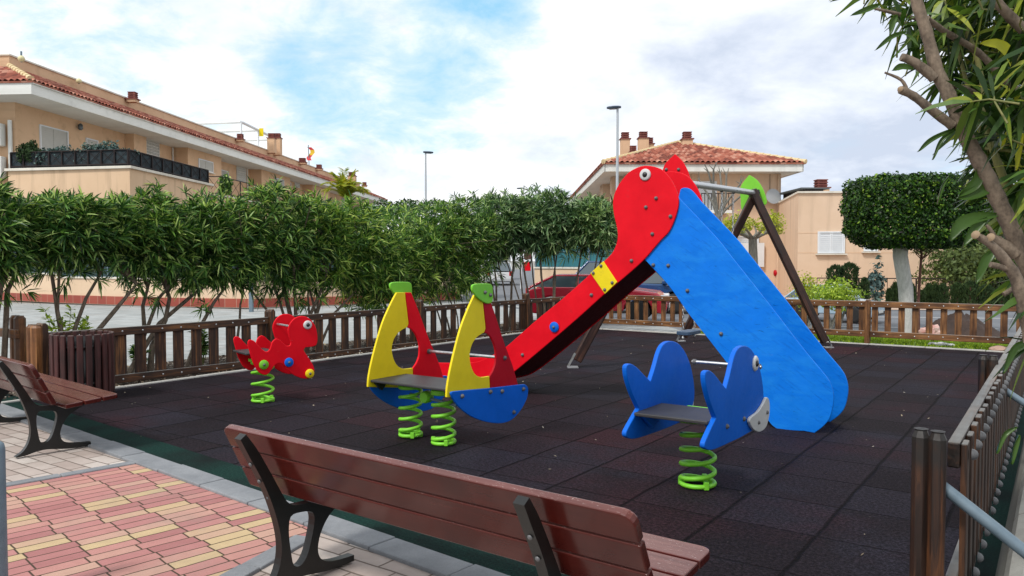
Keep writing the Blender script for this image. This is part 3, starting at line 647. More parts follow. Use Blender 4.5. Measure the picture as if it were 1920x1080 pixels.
# ---- sailing boat spring rider
bc = (G(770, 822)+G(832, 836))/2; BU, BV = -4.53, 5.15; BR = thing('spring_rider', UV(BU, BV), 'sailing boat spring rider with yellow and red sails, blue hull and two green springs', 'spring rider')
MBt = frame(UV(-4.08, BV), E1, UP); NB = MBt.col[2].to_3d()
YEL = [(888,553,1),(877,577),(863,613),(851,657),(842,697),(837,727),(836,745,1),(919,745,1),(917,727),(916,705,1),(907,706.5),(898,706.5),(889,701),(882,687),(879,667),(883,647),(893,632),(906,623.5,1),(909,616,1),(904,567,1),(903,553,1)]
REDS = [(904,553,1),(905,567,1),(910,616,1),(907.5,623.5,1),(915,628),(923,640),(928,657),(928,679),(923,695),(917,705,1),(918,727),(920,745,1),(975,745,1),(970,722),(960,687),(943,640),(927,590),(917,562),(914,553,1)]
HULL = [(840,737),(846,733),(913,727),(978,720),(984,725),(985,733),(982,748),(970,770),(953,787),(933,793),(907,790.5),(880,781),(860,767),(847,752)]
CAPG = [(880,536),(885,532.5),(900,531.5),(914,532.5),(918,538),(918.5,562),(914,568.5),(905,568),(891,559),(881,546)]
for s_, off in ((1, 0), (-1, -.90)):
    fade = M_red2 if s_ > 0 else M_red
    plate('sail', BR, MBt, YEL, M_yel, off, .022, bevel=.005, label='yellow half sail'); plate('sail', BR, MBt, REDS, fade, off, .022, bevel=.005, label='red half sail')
    h = plate('hull_side', BR, MBt, HULL, M_blue2, off+s_*.0235, .022); cg = plate('mast_cap', BR, MBt, CAPG, M_grn, off+s_*.0235, .022)
    for p in [(860,742),(913,734),(935,733),(975,729),(957,772)]: bolt(h, onpl(MBt, *p, off+s_*.035), NB*s_, .017)
    for p in [(903,548),(913,553)]: bolt(cg, onpl(MBt, *p, off+s_*.035), NB*s_, .015)
    bolt(BR, onpl(MBt, 944, 671, off+s_*.011), NB*s_, .018)
hp = onpl(MBt, 944, 671, 0); MB().tube([hp, hp-NB*.90], .014, 12).build('handle', M_metal, BR); MB().lathe(hp-NB*.88, [(.024, -.012), (.024, .012)], 12, NB).build('collar', M_bolt, BR)
sx0 = pl(MBt, 838, 727)[0]; bx('seat', BR, MBt, (sx0+.24, .535, -.45), (.46, .022, .872), M_seat, .006)
for z_ in (-.04, -.86):
    MB().prism([(sx0+.03, .522), (sx0+.2, .522), (sx0+.12, .44)], z_-.015, z_+.015).build('bracket', M_black, BR, MBt, .004)
SC = [G(770, 819), G(832, 833)]
for k_, c in enumerate(SC):
    spring(BR, c, .015, .47, .096, 6.6, .0165, ph=k_*1.1); bx('spring_mount', BR, frame((c.x, c.y, .49), E1, UP.cross(E1)), (0, 0, .012), (.10, .10, .065), M_bolt)
cm = (SC[0]+SC[1])/2; cl = MB().lathe(cm+Vector((0, 0, .39)), [(.045, -.045), (.055, -.03), (.055, .03), (.045, .045)], 16, -E1).build('spring_coupling', M_spring, BR)
MB().tube([SC[0]+Vector((0, 0, .39)), SC[1]+Vector((.12, -.1, .36))], .014, 8).build('rod', M_pipe, cl)
# ---- red dinosaur-like rider
c0 = G(493, 753); RD = Vector((.79, .613, 0)).normalized(); RN = UP.cross(RD)      # RN points away from the camera
RR = thing('spring_rider', c0, 'small red caterpillar animal spring rider with coloured discs on one green spring', 'spring rider')
MRr = frame(c0-RN*.23, RD, UP); NR = MRr.col[2].to_3d()
DINO = [(467,637),(464,644),(468,661),(474,680),(483,696),(493,702.5),(501,702),(508,694),(515,685),(522,681),(530,684),(540,695),(552,704),(567,709.5),(581,709),(588,701),(588,688),(581,675),(573,663),(569,656),(573,651,1),(585,650),(592.5,646.5),(595,636),(593,618),(587,605),(577,595.5),(565,592.5),(553,596),(544,605),(539.5,617),(540.5,628),(544.5,642),(542.5,647.5),(537,648),(531,643.5),(524,637),(517,635),(510,641),(506,653),(501,659),(495,657.5),(485,649),(476,639)]
for off in (0, -.46): plate('side_panel', RR, MRr, DINO, M_red, off, .024, bevel=.008)
for (x, y, mt_, r_) in [(493.4,683.4,M_grn,.052),(540.5,679,M_blue2,.052),(579.4,700,M_yel,.052)]:
    c = onpl(MRr, x, y, .012); dd = disc(RR, c, NR, r_, .022, mt_, 'disc'); bolt(dd, c+NR*.02, NR, .014)
eye(RR, onpl(MRr, 575.7, 609, .012), NR, .050)
hp = onpl(MRr, 575, 611, 0)-RD*.17; MB().tube([hp, hp-NR*.46], .013, 10).build('handle', M_metal, RR)
q = pl(MRr, 466, 668); bx('seat', RR, MRr, (q[0]+.16, q[1]+.02, -.23), (.36, .022, .436), M_seat, .006)
spring(RR, c0, .012, .46, .114, 5.6, .0165); bx('spring_mount', RR, frame((c0.x, c0.y, .47), RD, UP.cross(RD)), (0, 0, 0), (.24, .24, .03), M_spring)
# ------------------------------------------------------------------ benches
PROF = [(-.255,.775,1),(-.225,.795,1),(-.17,.72),(-.10,.60),(-.045,.50),(.0,.425),(.05,.395),(.18,.388),(.32,.402),(.44,.43),(.475,.415),(.42,.375),(.33,.335),(.255,.285),(.205,.215),(.185,.14),(.20,.085),(.25,.052),(.33,.038),(.425,.032,1),(.425,.0,1),(.30,.0),(.20,.01),(.08,.028),(.0,.022),(-.07,.006),(-.14,.0,1),(-.15,.006,1),(-.095,.04),(-.055,.10),(-.035,.18),(-.04,.27),(-.065,.37),(-.10,.47),(-.15,.58),(-.205,.68)]
HOLE = [(.02,.345),(.08,.352),(.15,.335),(.165,.29),(.145,.20),(.115,.12),(.075,.085),(.035,.10),(.018,.18),(.008,.27)]
def make_bench(origin, ang, L, label):
    "origin: ground point under the seat's rear at the right-hand end; local x along the bench, y forward, z up"
    rt = thing('park_bench', origin, label, 'bench', 'red slatted benches along the playground kerb'); rt.rotation_euler.z = ang
    pr, ho = smooth(PROF, 3), smooth(HOLE, 3)
    for x in (-.36*L/2.2-.0, -L+.30):
        b = MB().prism(pr, -.024, .024, [ho], M=Matrix(((0, 0, 1, 0), (1, 0, 0, 0), (0, 1, 0, 0), (0, 0, 0, 1))))
        b2 = MB(); b2.v = [(v[0]+x, v[1], v[2]) for v in b.v]; b2.f = b.f; b2.sm = b.sm
        fr = b2.build('side_frame', M_iron, rt, local=True, bevel=.008, seg=2)
        for (y, z) in [(-.135, .66), (-.088, .57), (-.04, .48)]:
            MB().dome((x, y-.052, z-.018), .011, .008, (0, -1, -.4), 8).build('bolt', M_bolt, fr, local=True)
    def slat(name, y, z, wd, th, tilt, round_end=True):
        r_ = .045 if round_end else .008; q = []
        for (cx, cy, a0) in [(-r_, wd/2-r_, 0), (-L+r_, wd/2-r_, 90), (-L+.008, -wd/2+.008, 180), (-.008, -wd/2+.008, 270)]:
            rr = r_ if a0 < 180 else .008
            for k_ in range(5): a = R(a0+k_*22.5); q.append((cx+rr*math.cos(a), cy+rr*math.sin(a)))
        ct, st = math.cos(tilt), math.sin(tilt)
        M = Matrix(((1, 0, 0, 0), (0, ct, -st, y), (0, st, ct, z), (0, 0, 0, 1)))
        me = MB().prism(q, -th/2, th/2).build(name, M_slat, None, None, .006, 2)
        me.parent = rt; me.matrix_basis = M; return me
    tb = R(116)
    for i, rd in enumerate((True, False, False)):
        d_ = .335-i*.125; slat('back_slat', .032-math.cos(math.pi-tb)*d_*1.0+.012, .43+math.sin(tb)*d_, .116, .036, tb, rd)
    for i, rd in enumerate((True, False, False)):
        slat('seat_slat', .462-i*.142, .452-i*.016+.004*i, .132, .036, R(5), rd)
    return rt
fr_end = Vector((.79, 3.02, 0)); bd = Vector((1.79, -1.335, 0)).normalized(); fw = UP.cross(bd)
make_bench(fr_end-fw*.53, math.atan2(bd.y, bd.x), 2.28, 'red slatted bench seen from behind in the foreground, beside the grey kerb')
bd2 = Vector((1.52, -1.33, 0)).normalized(); fw2 = UP.cross(bd2)
make_bench(Vector((-3.31, 6.55, 0))-fw2*.53, math.atan2(bd2.y, bd2.x), 2.28, 'red slatted bench cut by the left edge, near the litter bin')
# ------------------------------------------------------------------ litter bin
bc = Vector((-4.98, 9.02, 0)); LB = thing('litter_bin', bc, 'round dark red wooden slat litter bin by the left fence post', 'litter bin')
M_bins = mat('bin_slat', f_wood((.020, .004, .004), (.050, .010, .009), (.10, .028, .025), .3))
for i in range(22):
    a = 2*math.pi*i/22; c = bc+Vector((math.cos(a), math.sin(a), 0))*.315
    M = frame((c.x, c.y, .06), UP, (-math.sin(a), math.cos(a), 0)); MB().box((.35, 0, 0), (.70, .066, .032)).build('slat', M_bins, LB, M, .010, 2)
MB().lathe(bc, [(.27, .08), (.285, .1), (.285, .70), (.272, .70), (.272, .12), (0, .12)], 28).build('liner', M_black, LB)
for z in (.18, .60): MB().lathe(bc, [(.298, z), (.303, z+.004), (.303, z+.03), (.298, z+.034)], 28).build('band', M_iron, LB)
# ------------------------------------------------------------------ fences
M_fmid = mat('fence_wood_mid', f_wood((.035, .014, .005), (.16, .066, .020), (.38, .18, .058), .7))
M_fdark = mat('fence_wood_dark', f_wood((.004, .003, .002), (.028, .011, .005), (.13, .048, .014), .55))
def picket_fence(name, p0, p1, posts, zt, zb, npick, side, label, front=1, wood=None, rail_h=.115, pw=.11, group='wooden picket fence runs round the playground', capped=False, postskip=(), bolts=True, pt=.8, post_h=.86, tops=False):
    "rails on the playground side, pickets behind; front=+1/-1 tells which side of p0->p1 faces the playground"
    wood = wood or M_fence; p0, p1 = Vector(p0), Vector(p1); L = (p1-p0).length; dr = (p1-p0)/L; nr = Vector((-dr.y, dr.x, 0))*front
    rt = thing(name, p0, label, 'fence', group)
    z1 = lambda f: zt[0]+(zt[1]-zt[0])*f
    z0 = lambda f: zb[0]+(zb[1]-zb[0])*f
    rails = []
    for zf, nm in ((z1, 'top_rail'), (z0, 'bottom_rail')):
        cuts = sorted(set([0, 1]+[max(0, min(1, f)) for f in posts]))
        for a, e in zip(cuts[:-1], cuts[1:]):
            if (e-a)*L < .2: continue
            A = p0+dr*(a*L+.045)+UP*(zf(a)-rail_h/2); B = p0+dr*(e*L-.045)+UP*(zf(e)-rail_h/2)
            rails.append((a, e, bar('rail', A+nr*.02, B+nr*.02, .05, rail_h, wood, rt, bevel=.008, seg=2), zf))
    n = npick
    for i in range(n):
        f = (i+.5)/n; p = p0+dr*f*L
        if any(abs(f-g_)*L < .09 for g_ in posts): continue
        top = z1(f)-(.0 if tops else .02)+random.uniform(-.008, .008); bot = z0(f)-rail_h+.01
        c = p-nr*(.020)+dr*random.uniform(-.006, .006); M = frame((c.x, c.y, bot), UP, dr)
        MB().box(((top-bot)/2, 0, 0), (top-bot, pw, .026)).build('picket', wood, rt, M, .006, 2)
        if bolts:
            for (a, e, ro, zf) in rails:
                if a <= f <= e:
                    q_ = p+nr*.045+UP*(zf(f)-rail_h/2+random.uniform(-.008, .008))
                    if capped:
                        q_ = p-nr*.033+UP*(zf(f)-rail_h/2); MB().dome(q_-nr*.012, .026, .026, -nr, 10, 4).build('cap_nut', M_bolt, ro)
                    else: MB().dome(q_, .0125, .008, nr, 8, 2).build('bolt', M_metal, ro)
    for f in posts:
        if f in postskip: continue
        p = p0+dr*f*L
        for s_ in (-1, 1):
            c = p+nr*(.005+s_*.041); h = post_h+random.uniform(-.005, .005)
            M = frame((c.x, c.y, -.05), UP, dr); b = MB().prism([(0, -.045), (0, .045), (h, .045), (h+.04, .018), (h+.04, -.018), (h, -.045)], -.04, .04)
            b.build('post', wood, rt, M, .012, 2)
    return rt
PL = [4.38, 7.67, 11.08, 14.70]; FU_ = -9.95
for i, (a, e) in enumerate([(4.38, 7.67), (7.67, 11.08), (11.08, 14.70)]):
    picket_fence('picket_fence', UV(FU_, a), UV(FU_, e), [0] if i < 2 else [0, 1], (.735-.005*i, .73-.005*i), (.13-.035*i, .095-.035*i), 12, 0,
        ['left fence panel starting beside the litter bin', 'left fence panel directly behind the red spring rider', 'left fence panel behind the boat rider, ending at the far left corner'][i], front=-1, pw=.155, rail_h=.105, post_h=.86)
picket_fence('picket_fence', UV(FU_, 14.70), UV(-9.3, 16.15), [1], (.72, .76), (.03, .14), 6, 0, 'short fence panel rising behind the red chute to the back corner', front=-1, pw=.12, rail_h=.105)
picket_fence('picket_fence', UV(-9.3, 16.15), UV(-3.01, 16.15), [1], (.80, .82), (.24, .25), 29, 0, 'back fence panels between the slide chute and the middle post by the lawn', front=-1, wood=M_fmid)
picket_fence('picket_fence', UV(-3.01, 16.15), UV(-.45, 16.15), [1], (.82, .82), (.25, .25), 11, 0, 'back right fence panel in front of the topiary tree and soil heap', front=-1, wood=mat('fence_wood_mid', f_wood((.035, .014, .005), (.16, .066, .020), (.38, .18, .058), .7)))
picket_fence('picket_fence', UV(-.350, 3.86), UV(-.350, 9.8), [], (.80, .80), (.20, .20), 27, 0, 'near right fence with weathered grey top rail and round cap nuts', front=1, wood=M_fdark, capped=True, tops=True)
picket_fence('picket_fence', UV(-.350, 9.8), UV(-.350, 16.0), [], (.80, .80), (.20, .20), 28, 0, 'far stretch of the right fence behind the leaning oleander', front=1, wood=M_fdark, capped=True, tops=True)
def f_post(t, bs):
    f_wood((.004, .0025, .002), (.026, .009, .004), (.15, .052, .013), 0)(t, bs)
    lk = bs.inputs['Base Color'].links[0].from_socket; x, y, z = t.xyz(obj(t)); n_ = t.noise(obj(t), 9, 4)
    f = t.maprange(t.m('ADD', x, t.m('MULTIPLY', n_, .5)), .98, 1.14, 0, .92); setb(t, bs, 'Base Color', t.mix(f, lk, (.010, .008, .007)))
M_postd = mat('post_wood_dark', f_post)
def post_pair(p, h, wood, label, gap=.032, w=.069, dirv=E2):
    rt = thing('fence_post', p, label, 'post', 'free-standing fence posts')
    for s_ in (-1, 1):
        c = Vector(p)+dirv*(s_*gap); r_ = []; w = w
        for k_ in range(8):
            a = 2*math.pi*(k_+.5)/8; r_.append((w*.53*math.cos(a), w*.53*math.sin(a)))
        M = frame((c.x, c.y, -.05), UP, dirv); hh = h+.05+random.uniform(-.004, .004)
        b = MB(); vs = [(0, y, z) for y, z in r_]+[(hh-.035, y, z) for y, z in r_]+[(hh, y*.6, z*.6) for y, z in r_]
        fs = [tuple(range(8)), tuple(range(23, 15, -1))]+[(k_, (k_+1) % 8, 8+(k_+1) % 8, 8+k_) for k_ in range(8)]+[(8+k_, 8+(k_+1) % 8, 16+(k_+1) % 8, 16+k_) for k_ in range(8)]
        b.add(vs, fs).build('timber', wood, rt, M, .008, 2)
    return rt
post_pair(UV(-.448, 3.76), .87, M_postd, 'dark double timber post in the near right foreground')
post_pair(UV(-.445, 7.04), .87, M_postd, 'dark double timber post halfway along the right fence')
bp = G(33, 702); bp = Vector((-6.25, 9.85, 0))
post_pair(bp, .90, M_fence2, 'orange brown double post left of the litter bin, carrying a short rail', gap=.055, w=.13)
bl = thing('fence_rail', bp, 'short orange brown rail running out of frame at the left edge', 'fence rail')
for z in (.68, .14): bar('rail', bp+E2*.16+UP*z-E1*.07, bp-E2*2.6+UP*z-E1*.07, .05, .11, M_fence2, bl, bevel=.008)
for i in range(5): 
    c = bp-E2*(.75+i*.42); MB().box((c.x, c.y, .40), (.1, .04, .66)).build('picket', M_fence2, bl, bevel=.005)
post_pair(UV(FU_-.0, 4.30), .84, M_fence2, 'orange brown post right behind the litter bin', gap=.05, w=.12)
def brace(p, q, label):
    o = MB().tube([p, q], .026, 14).build('brace_pipe', M_pipe, None); tag(o, label, 'pipe', 'grey pipe braces of the right fence')
    return o
brace(Vector((1.855, 3.36, .63)), Vector((2.62, 2.83, -.05)), 'grey steel brace pipe leaning from the near right post')
brace(Vector((3.80, 6.0, .60)), Vector((4.6, 5.5, -.05)), 'grey steel brace pipe leaning from the second right post')
# stone edging and soil on the outer side of the right fence
sheet('soil_bed', [UV(-.14, 1.2), UV(3.5, 1.2), UV(3.5, 15.9), UV(-.14, 15.9)], -.004, M_soil)
b = MB(); M = frame(UV(-.10, 1.8, 0), E1, UP.cross(E1))
for i in range(22):
    x = i*.62; r_ = .085; q = [(-.10, -.03), (.10, -.03), (.10, .04), (.075, .085), (.02, .105), (-.05, .10), (-.09, .06)]
    vs = [(x+.006, y+random.uniform(-.002, .002), z) for y, z in q]+[(x+.612, y, z) for y, z in q]; n = len(q)
    b.add(vs, [tuple(range(n))[::-1], tuple(range(n, 2*n))]+[(k_, (k_+1) % n, n+(k_+1) % n, n+k_) for k_ in range(n)])
o = b.build('kerb', M_stone, None, M, .012, 2); tag(o, kind='structure')
# teal bollard at the very left edge
bo = MB().lathe(Vector((-2.42, 3.60, 0)), [(.055, -.05), (.055, .72), (.05, .745), (.03, .76), (0, .763)], 20).build('bollard', M_pipe); tag(bo, 'blue grey metal bollard top at the lower left edge', 'bollard')
# ------------------------------------------------------------------ houses
def quadm(b, a, c, d_, e): b.add([a, c, d_, e], [(0, 1, 2, 3)])
def tiled(name, root, e0, e1, r0, r1, mt=M_tile, wave=.26, rows=None, amp=.085, th=.06):
    "clay tile slope between eave e0-e1 and ridge r0-r1"
    e0, e1, r0, r1 = map(Vector, (e0, e1, r0, r1)); M = frame(e0, e1-e0, (r0+r1)/2-(e0+e1)/2); Mi = M.inverted()
    L = (e1-e0).length; q0, q1 = Mi @ r0, Mi @ r1; H = (q0.y+q1.y)/2; rows = rows or max(2, int(H/.4)); nx = int(L/wave)*6
    V = []; F = []
    for j in range(rows+1):
        for lift in ((0,) if j == 0 else (0, 1)):
            f = j/rows; lo = q0.x*f; hi = L+(q1.x-L)*f; y = H*f
            for i in range(nx+1):
                x = min(max(L*i/nx, lo), hi); z = amp*abs(math.sin(math.pi*x/wave))+(.0 if lift == 0 else .035)
                if j and lift == 0: z += 0.
                V.append((x, y, z+.02))
            # rows: list index
    # order: row0, row1 low, row1 high, row2 low ...
    W_ = nx+1; seq = []
    idx = 0; strips = []
    for j in range(rows):
        top_of_row = (0 if j == 0 else 2*j)      # high copy of row j (row0 has one copy)
        nxt_low = 2*(j+1)-1
        strips.append((top_of_row, nxt_low))
        if j: strips.append((2*j-1, 2*j))
    for (a, c) in strips:
        for i in range(nx): F.append((a*W_+i, a*W_+i+1, c*W_+i+1, c*W_+i))
    b = MB(); b.add(V, F, True); b.add([(0, 0, -th), (L, 0, -th), (q1.x, H, -th), (q0.x, H, -th), (0, 0, .02), (L, 0, .02)], [(3, 2, 1, 0), (0, 1, 5, 4)])
    return b.build(name, mt, root, M)
def window(root, M, x0, x1, z0, z1, name='window', slats=True, off=0., leaves_=2, wmat_=None):
    fr = MB(); w = .055
    for (a, c, e, f) in [(x0, x1, z1-w, z1), (x0, x1, z0, z0+w), (x0, x0+w, z0+w, z1-w), (x1-w, x1, z0+w, z1-w)]: fr.box(((a+c)/2, (e+f)/2, off+.03), (c-a, f-e, .08))
    o = fr.build(name, M_win, root, M); 
    for i in range(leaves_):
        a = x0+w+(x1-x0-2*w)*i/leaves_; c = x0+w+(x1-x0-2*w)*(i+1)/leaves_; b = MB(); 
        b.box(((a+c)/2, (z0+z1)/2, off+.012), (c-a-.01, z1-z0-2*w, .02))
        if slats:
            n = max(3, int((z1-z0)/.09))
            for j in range(n): b.box(((a+c)/2, z0+w+(j+.5)*(z1-z0-2*w)/n, off+.03), (c-a-.1, .05, .018))
            for xx in (a+.03, c-.03): b.box((xx, (z0+z1)/2, off+.036), (.05, z1-z0-2*w, .03))
        b.build('shutter', wmat_ or (M_louv if root is HS else M_win), o, M)
    MB().box(((x0+x1)/2, z0-.04, off+.07), (x1-x0+.16, .05, .16)).build('sill', M_cap, o, M)
    return o
def lattice(root, M, x0, x1, z0, z1, off=.02):
    b = MB(); b.box(((x0+x1)/2, (z0+z1)/2, off-.012), (x1-x0, z1-z0, .01)); o = b.build('lattice_back', M_glass, root, M)
    b = MB(); nx = max(3, int((x1-x0)/.16)); nz = max(4, int((z1-z0)/.16))
    for i in range(nx+1): b.box((x0+(x1-x0)*i/nx, (z0+z1)/2, off+.02), (.04, z1-z0, .05))
    for j in range(nz+1): b.box(((x0+x1)/2, z0+(z1-z0)*j/nz, off+.023), (x1-x0, .04, .05))
    for i in range(nx):
        for j in range(nz):
            cx, cz = x0+(x1-x0)*(i+.5)/nx, z0+(z1-z0)*(j+.5)/nz; b.box((cx, cz, off+.018), (.05, .05, .05))
    b.build('lattice', M_white, root, M)
def chimney(root, p, h, w=.55, hb=.55):
    p = Vector(p); MB().box(p+UP*h/2, (w, w, h)).build('chimney', M_stL, root)
    b = MB(); b.box(p+UP*(h+.03), (w+.12, w+.12, .06))
    for i in range(3): b.box(p+UP*(h+.10+i*.125), (w*.62, w*.62, .075)); b.box(p+UP*(h+.157+i*.125), (w*.84, w*.84, .04))
    for sx in (-1, 1):
        for sy in (-1, 1): b.box(p+Vector((sx*w*.3, sy*w*.3, h+.23)), (.08, .08, .36))
    b.build('chimney_cap', M_brickc, root)
AH = R(4); B1 = Vector((math.sin(AH), math.cos(AH), 0)); B2 = Vector((math.cos(AH), -math.sin(AH), 0)); O1 = Vector((-19.56, 32.04, 0))
def HL(s_, t_, z=0.): return O1+B1*s_+B2*t_+UP*z
HS = thing('terraced_house', HL(20, -6), 'long salmon two-storey terraced house on the left with red tiled eaves and white fascia', 'house')
Mh = frame(O1, B1, UP)      # local x along the street, y up, z towards the street
LEN = 62
def hb(name, s0, s1, z0, z1, t0, t1, mt, bevel=0, root=None): return MB().box(((s0+s1)/2, (z0+z1)/2, (t0+t1)/2), (s1-s0, z1-z0, t1-t0)).build(name, mt, root or HS, Mh, bevel)
hb('wall', 1.6, LEN, 0, 8.38, -9, -1.9, M_stL)
MWl = Mh @ Matrix.Translation((0, 0, -1.9)); 
def wpx(x, y): return pl(MWl, x, y)
hb('soffit', .03, LEN+1, 8.38, 8.50, -10.5, -.03, M_white); hb('fascia', 0, LEN+1, 8.36, 8.84, -.03, .02, M_white, .01); hb('fascia', -.03, .0, 8.36, 8.84, -10.5, .02, M_white)
hb('gutter', -.06, LEN+1, 8.78, 8.86, .021, .10, M_white, .02)
eL, eR = HL(-.1, .12, 8.86), HL(LEN+1, .12, 8.86); rL, rR = HL(3.2, -3.25, 10.22), HL(LEN+1, -3.25, 10.22)
tiled('roof', HS, eL, eR, rL, rR)
tiled('roof', HS, HL(-.1, -10.5, 8.86), HL(-.1, .12, 8.86), HL(3.2, -10.5, 10.22), HL(3.2, -3.25, 10.22))
b = MB()
for i in range(9):
    p = HL(-.05, .08, 8.92).lerp(HL(3.2, -3.25, 10.32), (i+.5)/9); q = HL(-.05, .08, 8.92).lerp(HL(3.2, -3.25, 10.32), (i+1.62)/9); b.tube([p, q], [.15, .12], 8)
b.build('hip_ridge', M_ridge, HS)
hb('parapet', 3.22, LEN+1, 8.9, 10.80, -10.5, -3.3, M_stL); hb('parapet_coping', 3.16, LEN+1.05, 10.80, 10.88, -10.55, -3.24, M_cap, .01)
# bays and openings
for (x0, x1, dpt) in [(255, 322, .0), (322, 390, .9), (466, 524, .9), (566, 600, .9)]:
    a = wpx(x0, 300)[0]; c = wpx(x1, 300)[0]
    if dpt: hb('bay', a+.2, c, 3, 8.379, -1.9, -1.9+dpt, M_stL)
hb('bay', wpx(234, 250)[0], wpx(258, 250)[0], 3, 8.379, -1.9, -1.4, M_stL)
def wwin(x0, x1, y0, y1, off=0., kind='w', **k):
    a, z1_ = wpx(x0, y0); c, z0_ = wpx(x1, y1 if kind == 'x' else y1)
    za = wpx(x0, y0)[1]; zb_ = wpx(x0, y1)[1]
    Mx = MWl
    if kind == 'l': lattice(HS, Mx, a, c, zb_, za, off+.02)
    else: window(HS, Mx, a, c, zb_, za, off=off, **k)
wwin(73, 127, 233, 300); wwin(160, 183, 258, 300, name='door', leaves_=1, slats=False)
wwin(270, 297, 259, 292, kind='l'); wwin(345, 373, 297, 318, off=.9); wwin(399, 428, 314, 352); wwin(443, 460, 312, 338, kind='l'); wwin(493, 511, 333, 352, off=.9); wwin(528, 545, 338, 356); wwin(552, 561, 338, 350, kind='l')
for x, y in [(145, 238), (399, 300), (487, 318)]:
    a, z = wpx(x, y); MB().lathe(MWl @ Vector((a, z, .16)), [(.04, .16), (.11, .10), (.12, -.10), (.05, -.16)], 8).build('wall_lamp', M_glass, HS); 
for x in (322.5, 462, 526, 602):
    a = wpx(x, 300)[0]; MB().tube([MWl @ Vector((a, 3.2, .06)), MWl @ Vector((a, 8.37, .06))], .05, 8).build('downpipe', M_white, HS)
# upper extension of side elements at the near end: air conditioners on the end wall
for zc in (6.95, 5.55):
    ac = MB().box(HL(1.3, -2.72, zc), (.95, .36, .95)).build('air_conditioner', M_white, HS, bevel=.03)
    MB().lathe(HL(1.10, -2.72, zc), [(.34, 0), (.36, .02), (.33, .03), (0, .03)], 20, -B1).build('fan_grille', M_iron, ac)
MB().box(HL(1.48, -2.05, 6.4), (.14, .12, 2.4)).build('drainpipe', M_white, HS, bevel=.02)
def pdepth(x): r = (x-960)/FPX; return (-19.56-2.6-.07*32)/(r-.07)
for (x, ytop, w) in [(259, 181, .5), (458, 263, .5), (516, 250, .6), (527, 250, .6), (573, 305, .7), (604, 318, .6), (688, 349, .55)]:
    D = pdepth(x)*1.01; zt = AT(x, ytop, D).z; p = AT(x, ytop, D); zb_ = 10.6
    h = max(.15, zt-zb_-.45); chimney(HS, (p.x-.3, p.y, zb_), h, w)
p = AT(660, 320, 84); chimney(HS, (p.x, p.y, 9.6), p.z-10.2, .8)
# pergola of white tubes on the roof
pg = thing('roof_pergola', HL(22, -4, 10.7), 'white tubular pergola frame on the flat roof of the left house', 'pergola'); 
pts = {k_: AT(*v) for k_, v in dict(a=(355, 232, 62), b=(452, 228.5, 61), c=(518, 261, 70), d=(432, 264, 70), e=(395, 247, 65.5), f=(484, 244, 65)).items()}
for a, c in [('a', 'b'), ('b', 'c'), ('c', 'd'), ('a', 'd'), ('e', 'f')]: MB().tube([pts[a], pts[c]], .12, 8).build('beam', M_win, pg)
for k_ in 'abcdf': q = pts[k_]; MB().tube([q, Vector((q.x, q.y, 10.6))], .08, 8).build('post', M_win, pg)
sg_ = MB().box(AT(490, 248, 65), (.34, .05, .66)).build('yellow_board', M_yel, None); tag(sg_, 'small yellow board fixed to the roof pergola', 'sign')
fl_ = thing('flag', AT(579, 303, 80), 'small red and yellow flag on a thin pole above the left roof', 'flag')
MB().tube([AT(580, 320, 80), AT(578, 272, 80)], .045, 6).build('pole', M_pipe, fl_)
b = MB(); A = AT(579, 276, 80)
pp = [A+Vector((.02+.28*math.sin(i*1.1)+.05*i, .1*math.sin(i*.9), -i*.27)) for i in range(6)]
for i in range(5): b.add([pp[i]-Vector((.2, 0, 0)), pp[i]+Vector((.22, .05, 0)), pp[i+1]+Vector((.22, .05, 0)), pp[i+1]-Vector((.2, 0, 0))], [(0, 1, 2, 3)])
fo = b.build('cloth', [mat('flag_red', col=(.5, .02, .03)), mat('flag_yellow', col=(.65, .42, .02))], fl_)
for i, p_ in enumerate(fo.data.polygons): p_.material_index = 1 if i in (1, 2) else 0
for x, y, D in [(40, 110, 34), (148, 152, 40)]:
    c = AT(x, y, D); o = MB().lathe(c, [(0, -.15), (.1, -.1), (.15, 0), (.1, .1), (0, .15)], 12).build('globe', mat('globe_cream', col=(.65, .6, .35)), HS); MB().tube([c-UP*.15, Vector((c.x, c.y, 10.6))], .04, 6).build('globe_stem', M_pipe, o)
# first terrace with dark screened balcony
TR = thing('balcony_terrace', Vector((-18, 34, 0)), 'stained beige garage terrace with dark screened balcony railing, in front of the left house', 'balcony')
tq = [(-21.1, 32.85), (-15.5, 31.8), (-15.12, 39.4), (-19.6, 40.2)]
MB().prism(tq, 0, 5.32).build('wall', M_stT, TR)
b = MB().prism([(-21.2, 32.75), (-15.4, 31.7), (-15.0, 39.5), (-19.6, 40.4)], 5.321, 5.43).build('coping', M_cap, TR, bevel=.01)
def railing(root, a, c, z0, z1, n, mt=M_darkiron, screen=None, cross=True):
    a, c = Vector((*a, 0)), Vector((*c, 0)); b = MB()
    for i in range(n+1):
        p = a.lerp(c, i/n); b.box(p+UP*(z0+z1)/2, (.05, .05, z1-z0))
    for z in (z0+.08, z1): b.tube([a+UP*z, c+UP*z], .028, 6)
    m = n
    for i in range(m):
        p, q = a.lerp(c, i/m), a.lerp(c, (i+1)/m); 
        if cross: b.tube([p+UP*(z0+.1), q+UP*(z1-.02)], .012, 4); b.tube([p+UP*(z1-.02), q+UP*(z0+.1)], .012, 4)
    o = b.build('railing', mt, root)
    if screen:
        nn = (c-a).cross(UP).normalized()*-.05
        MB().box((0, 0, 0), (0, 0, 0)); L = (c-a).length; M = frame(a+nn+UP*((z0+z1)/2), c-a, UP); MB().box((L/2, 0, 0), (L, (z1-z0)*.94, .03)).build('screen', screen, root, M)
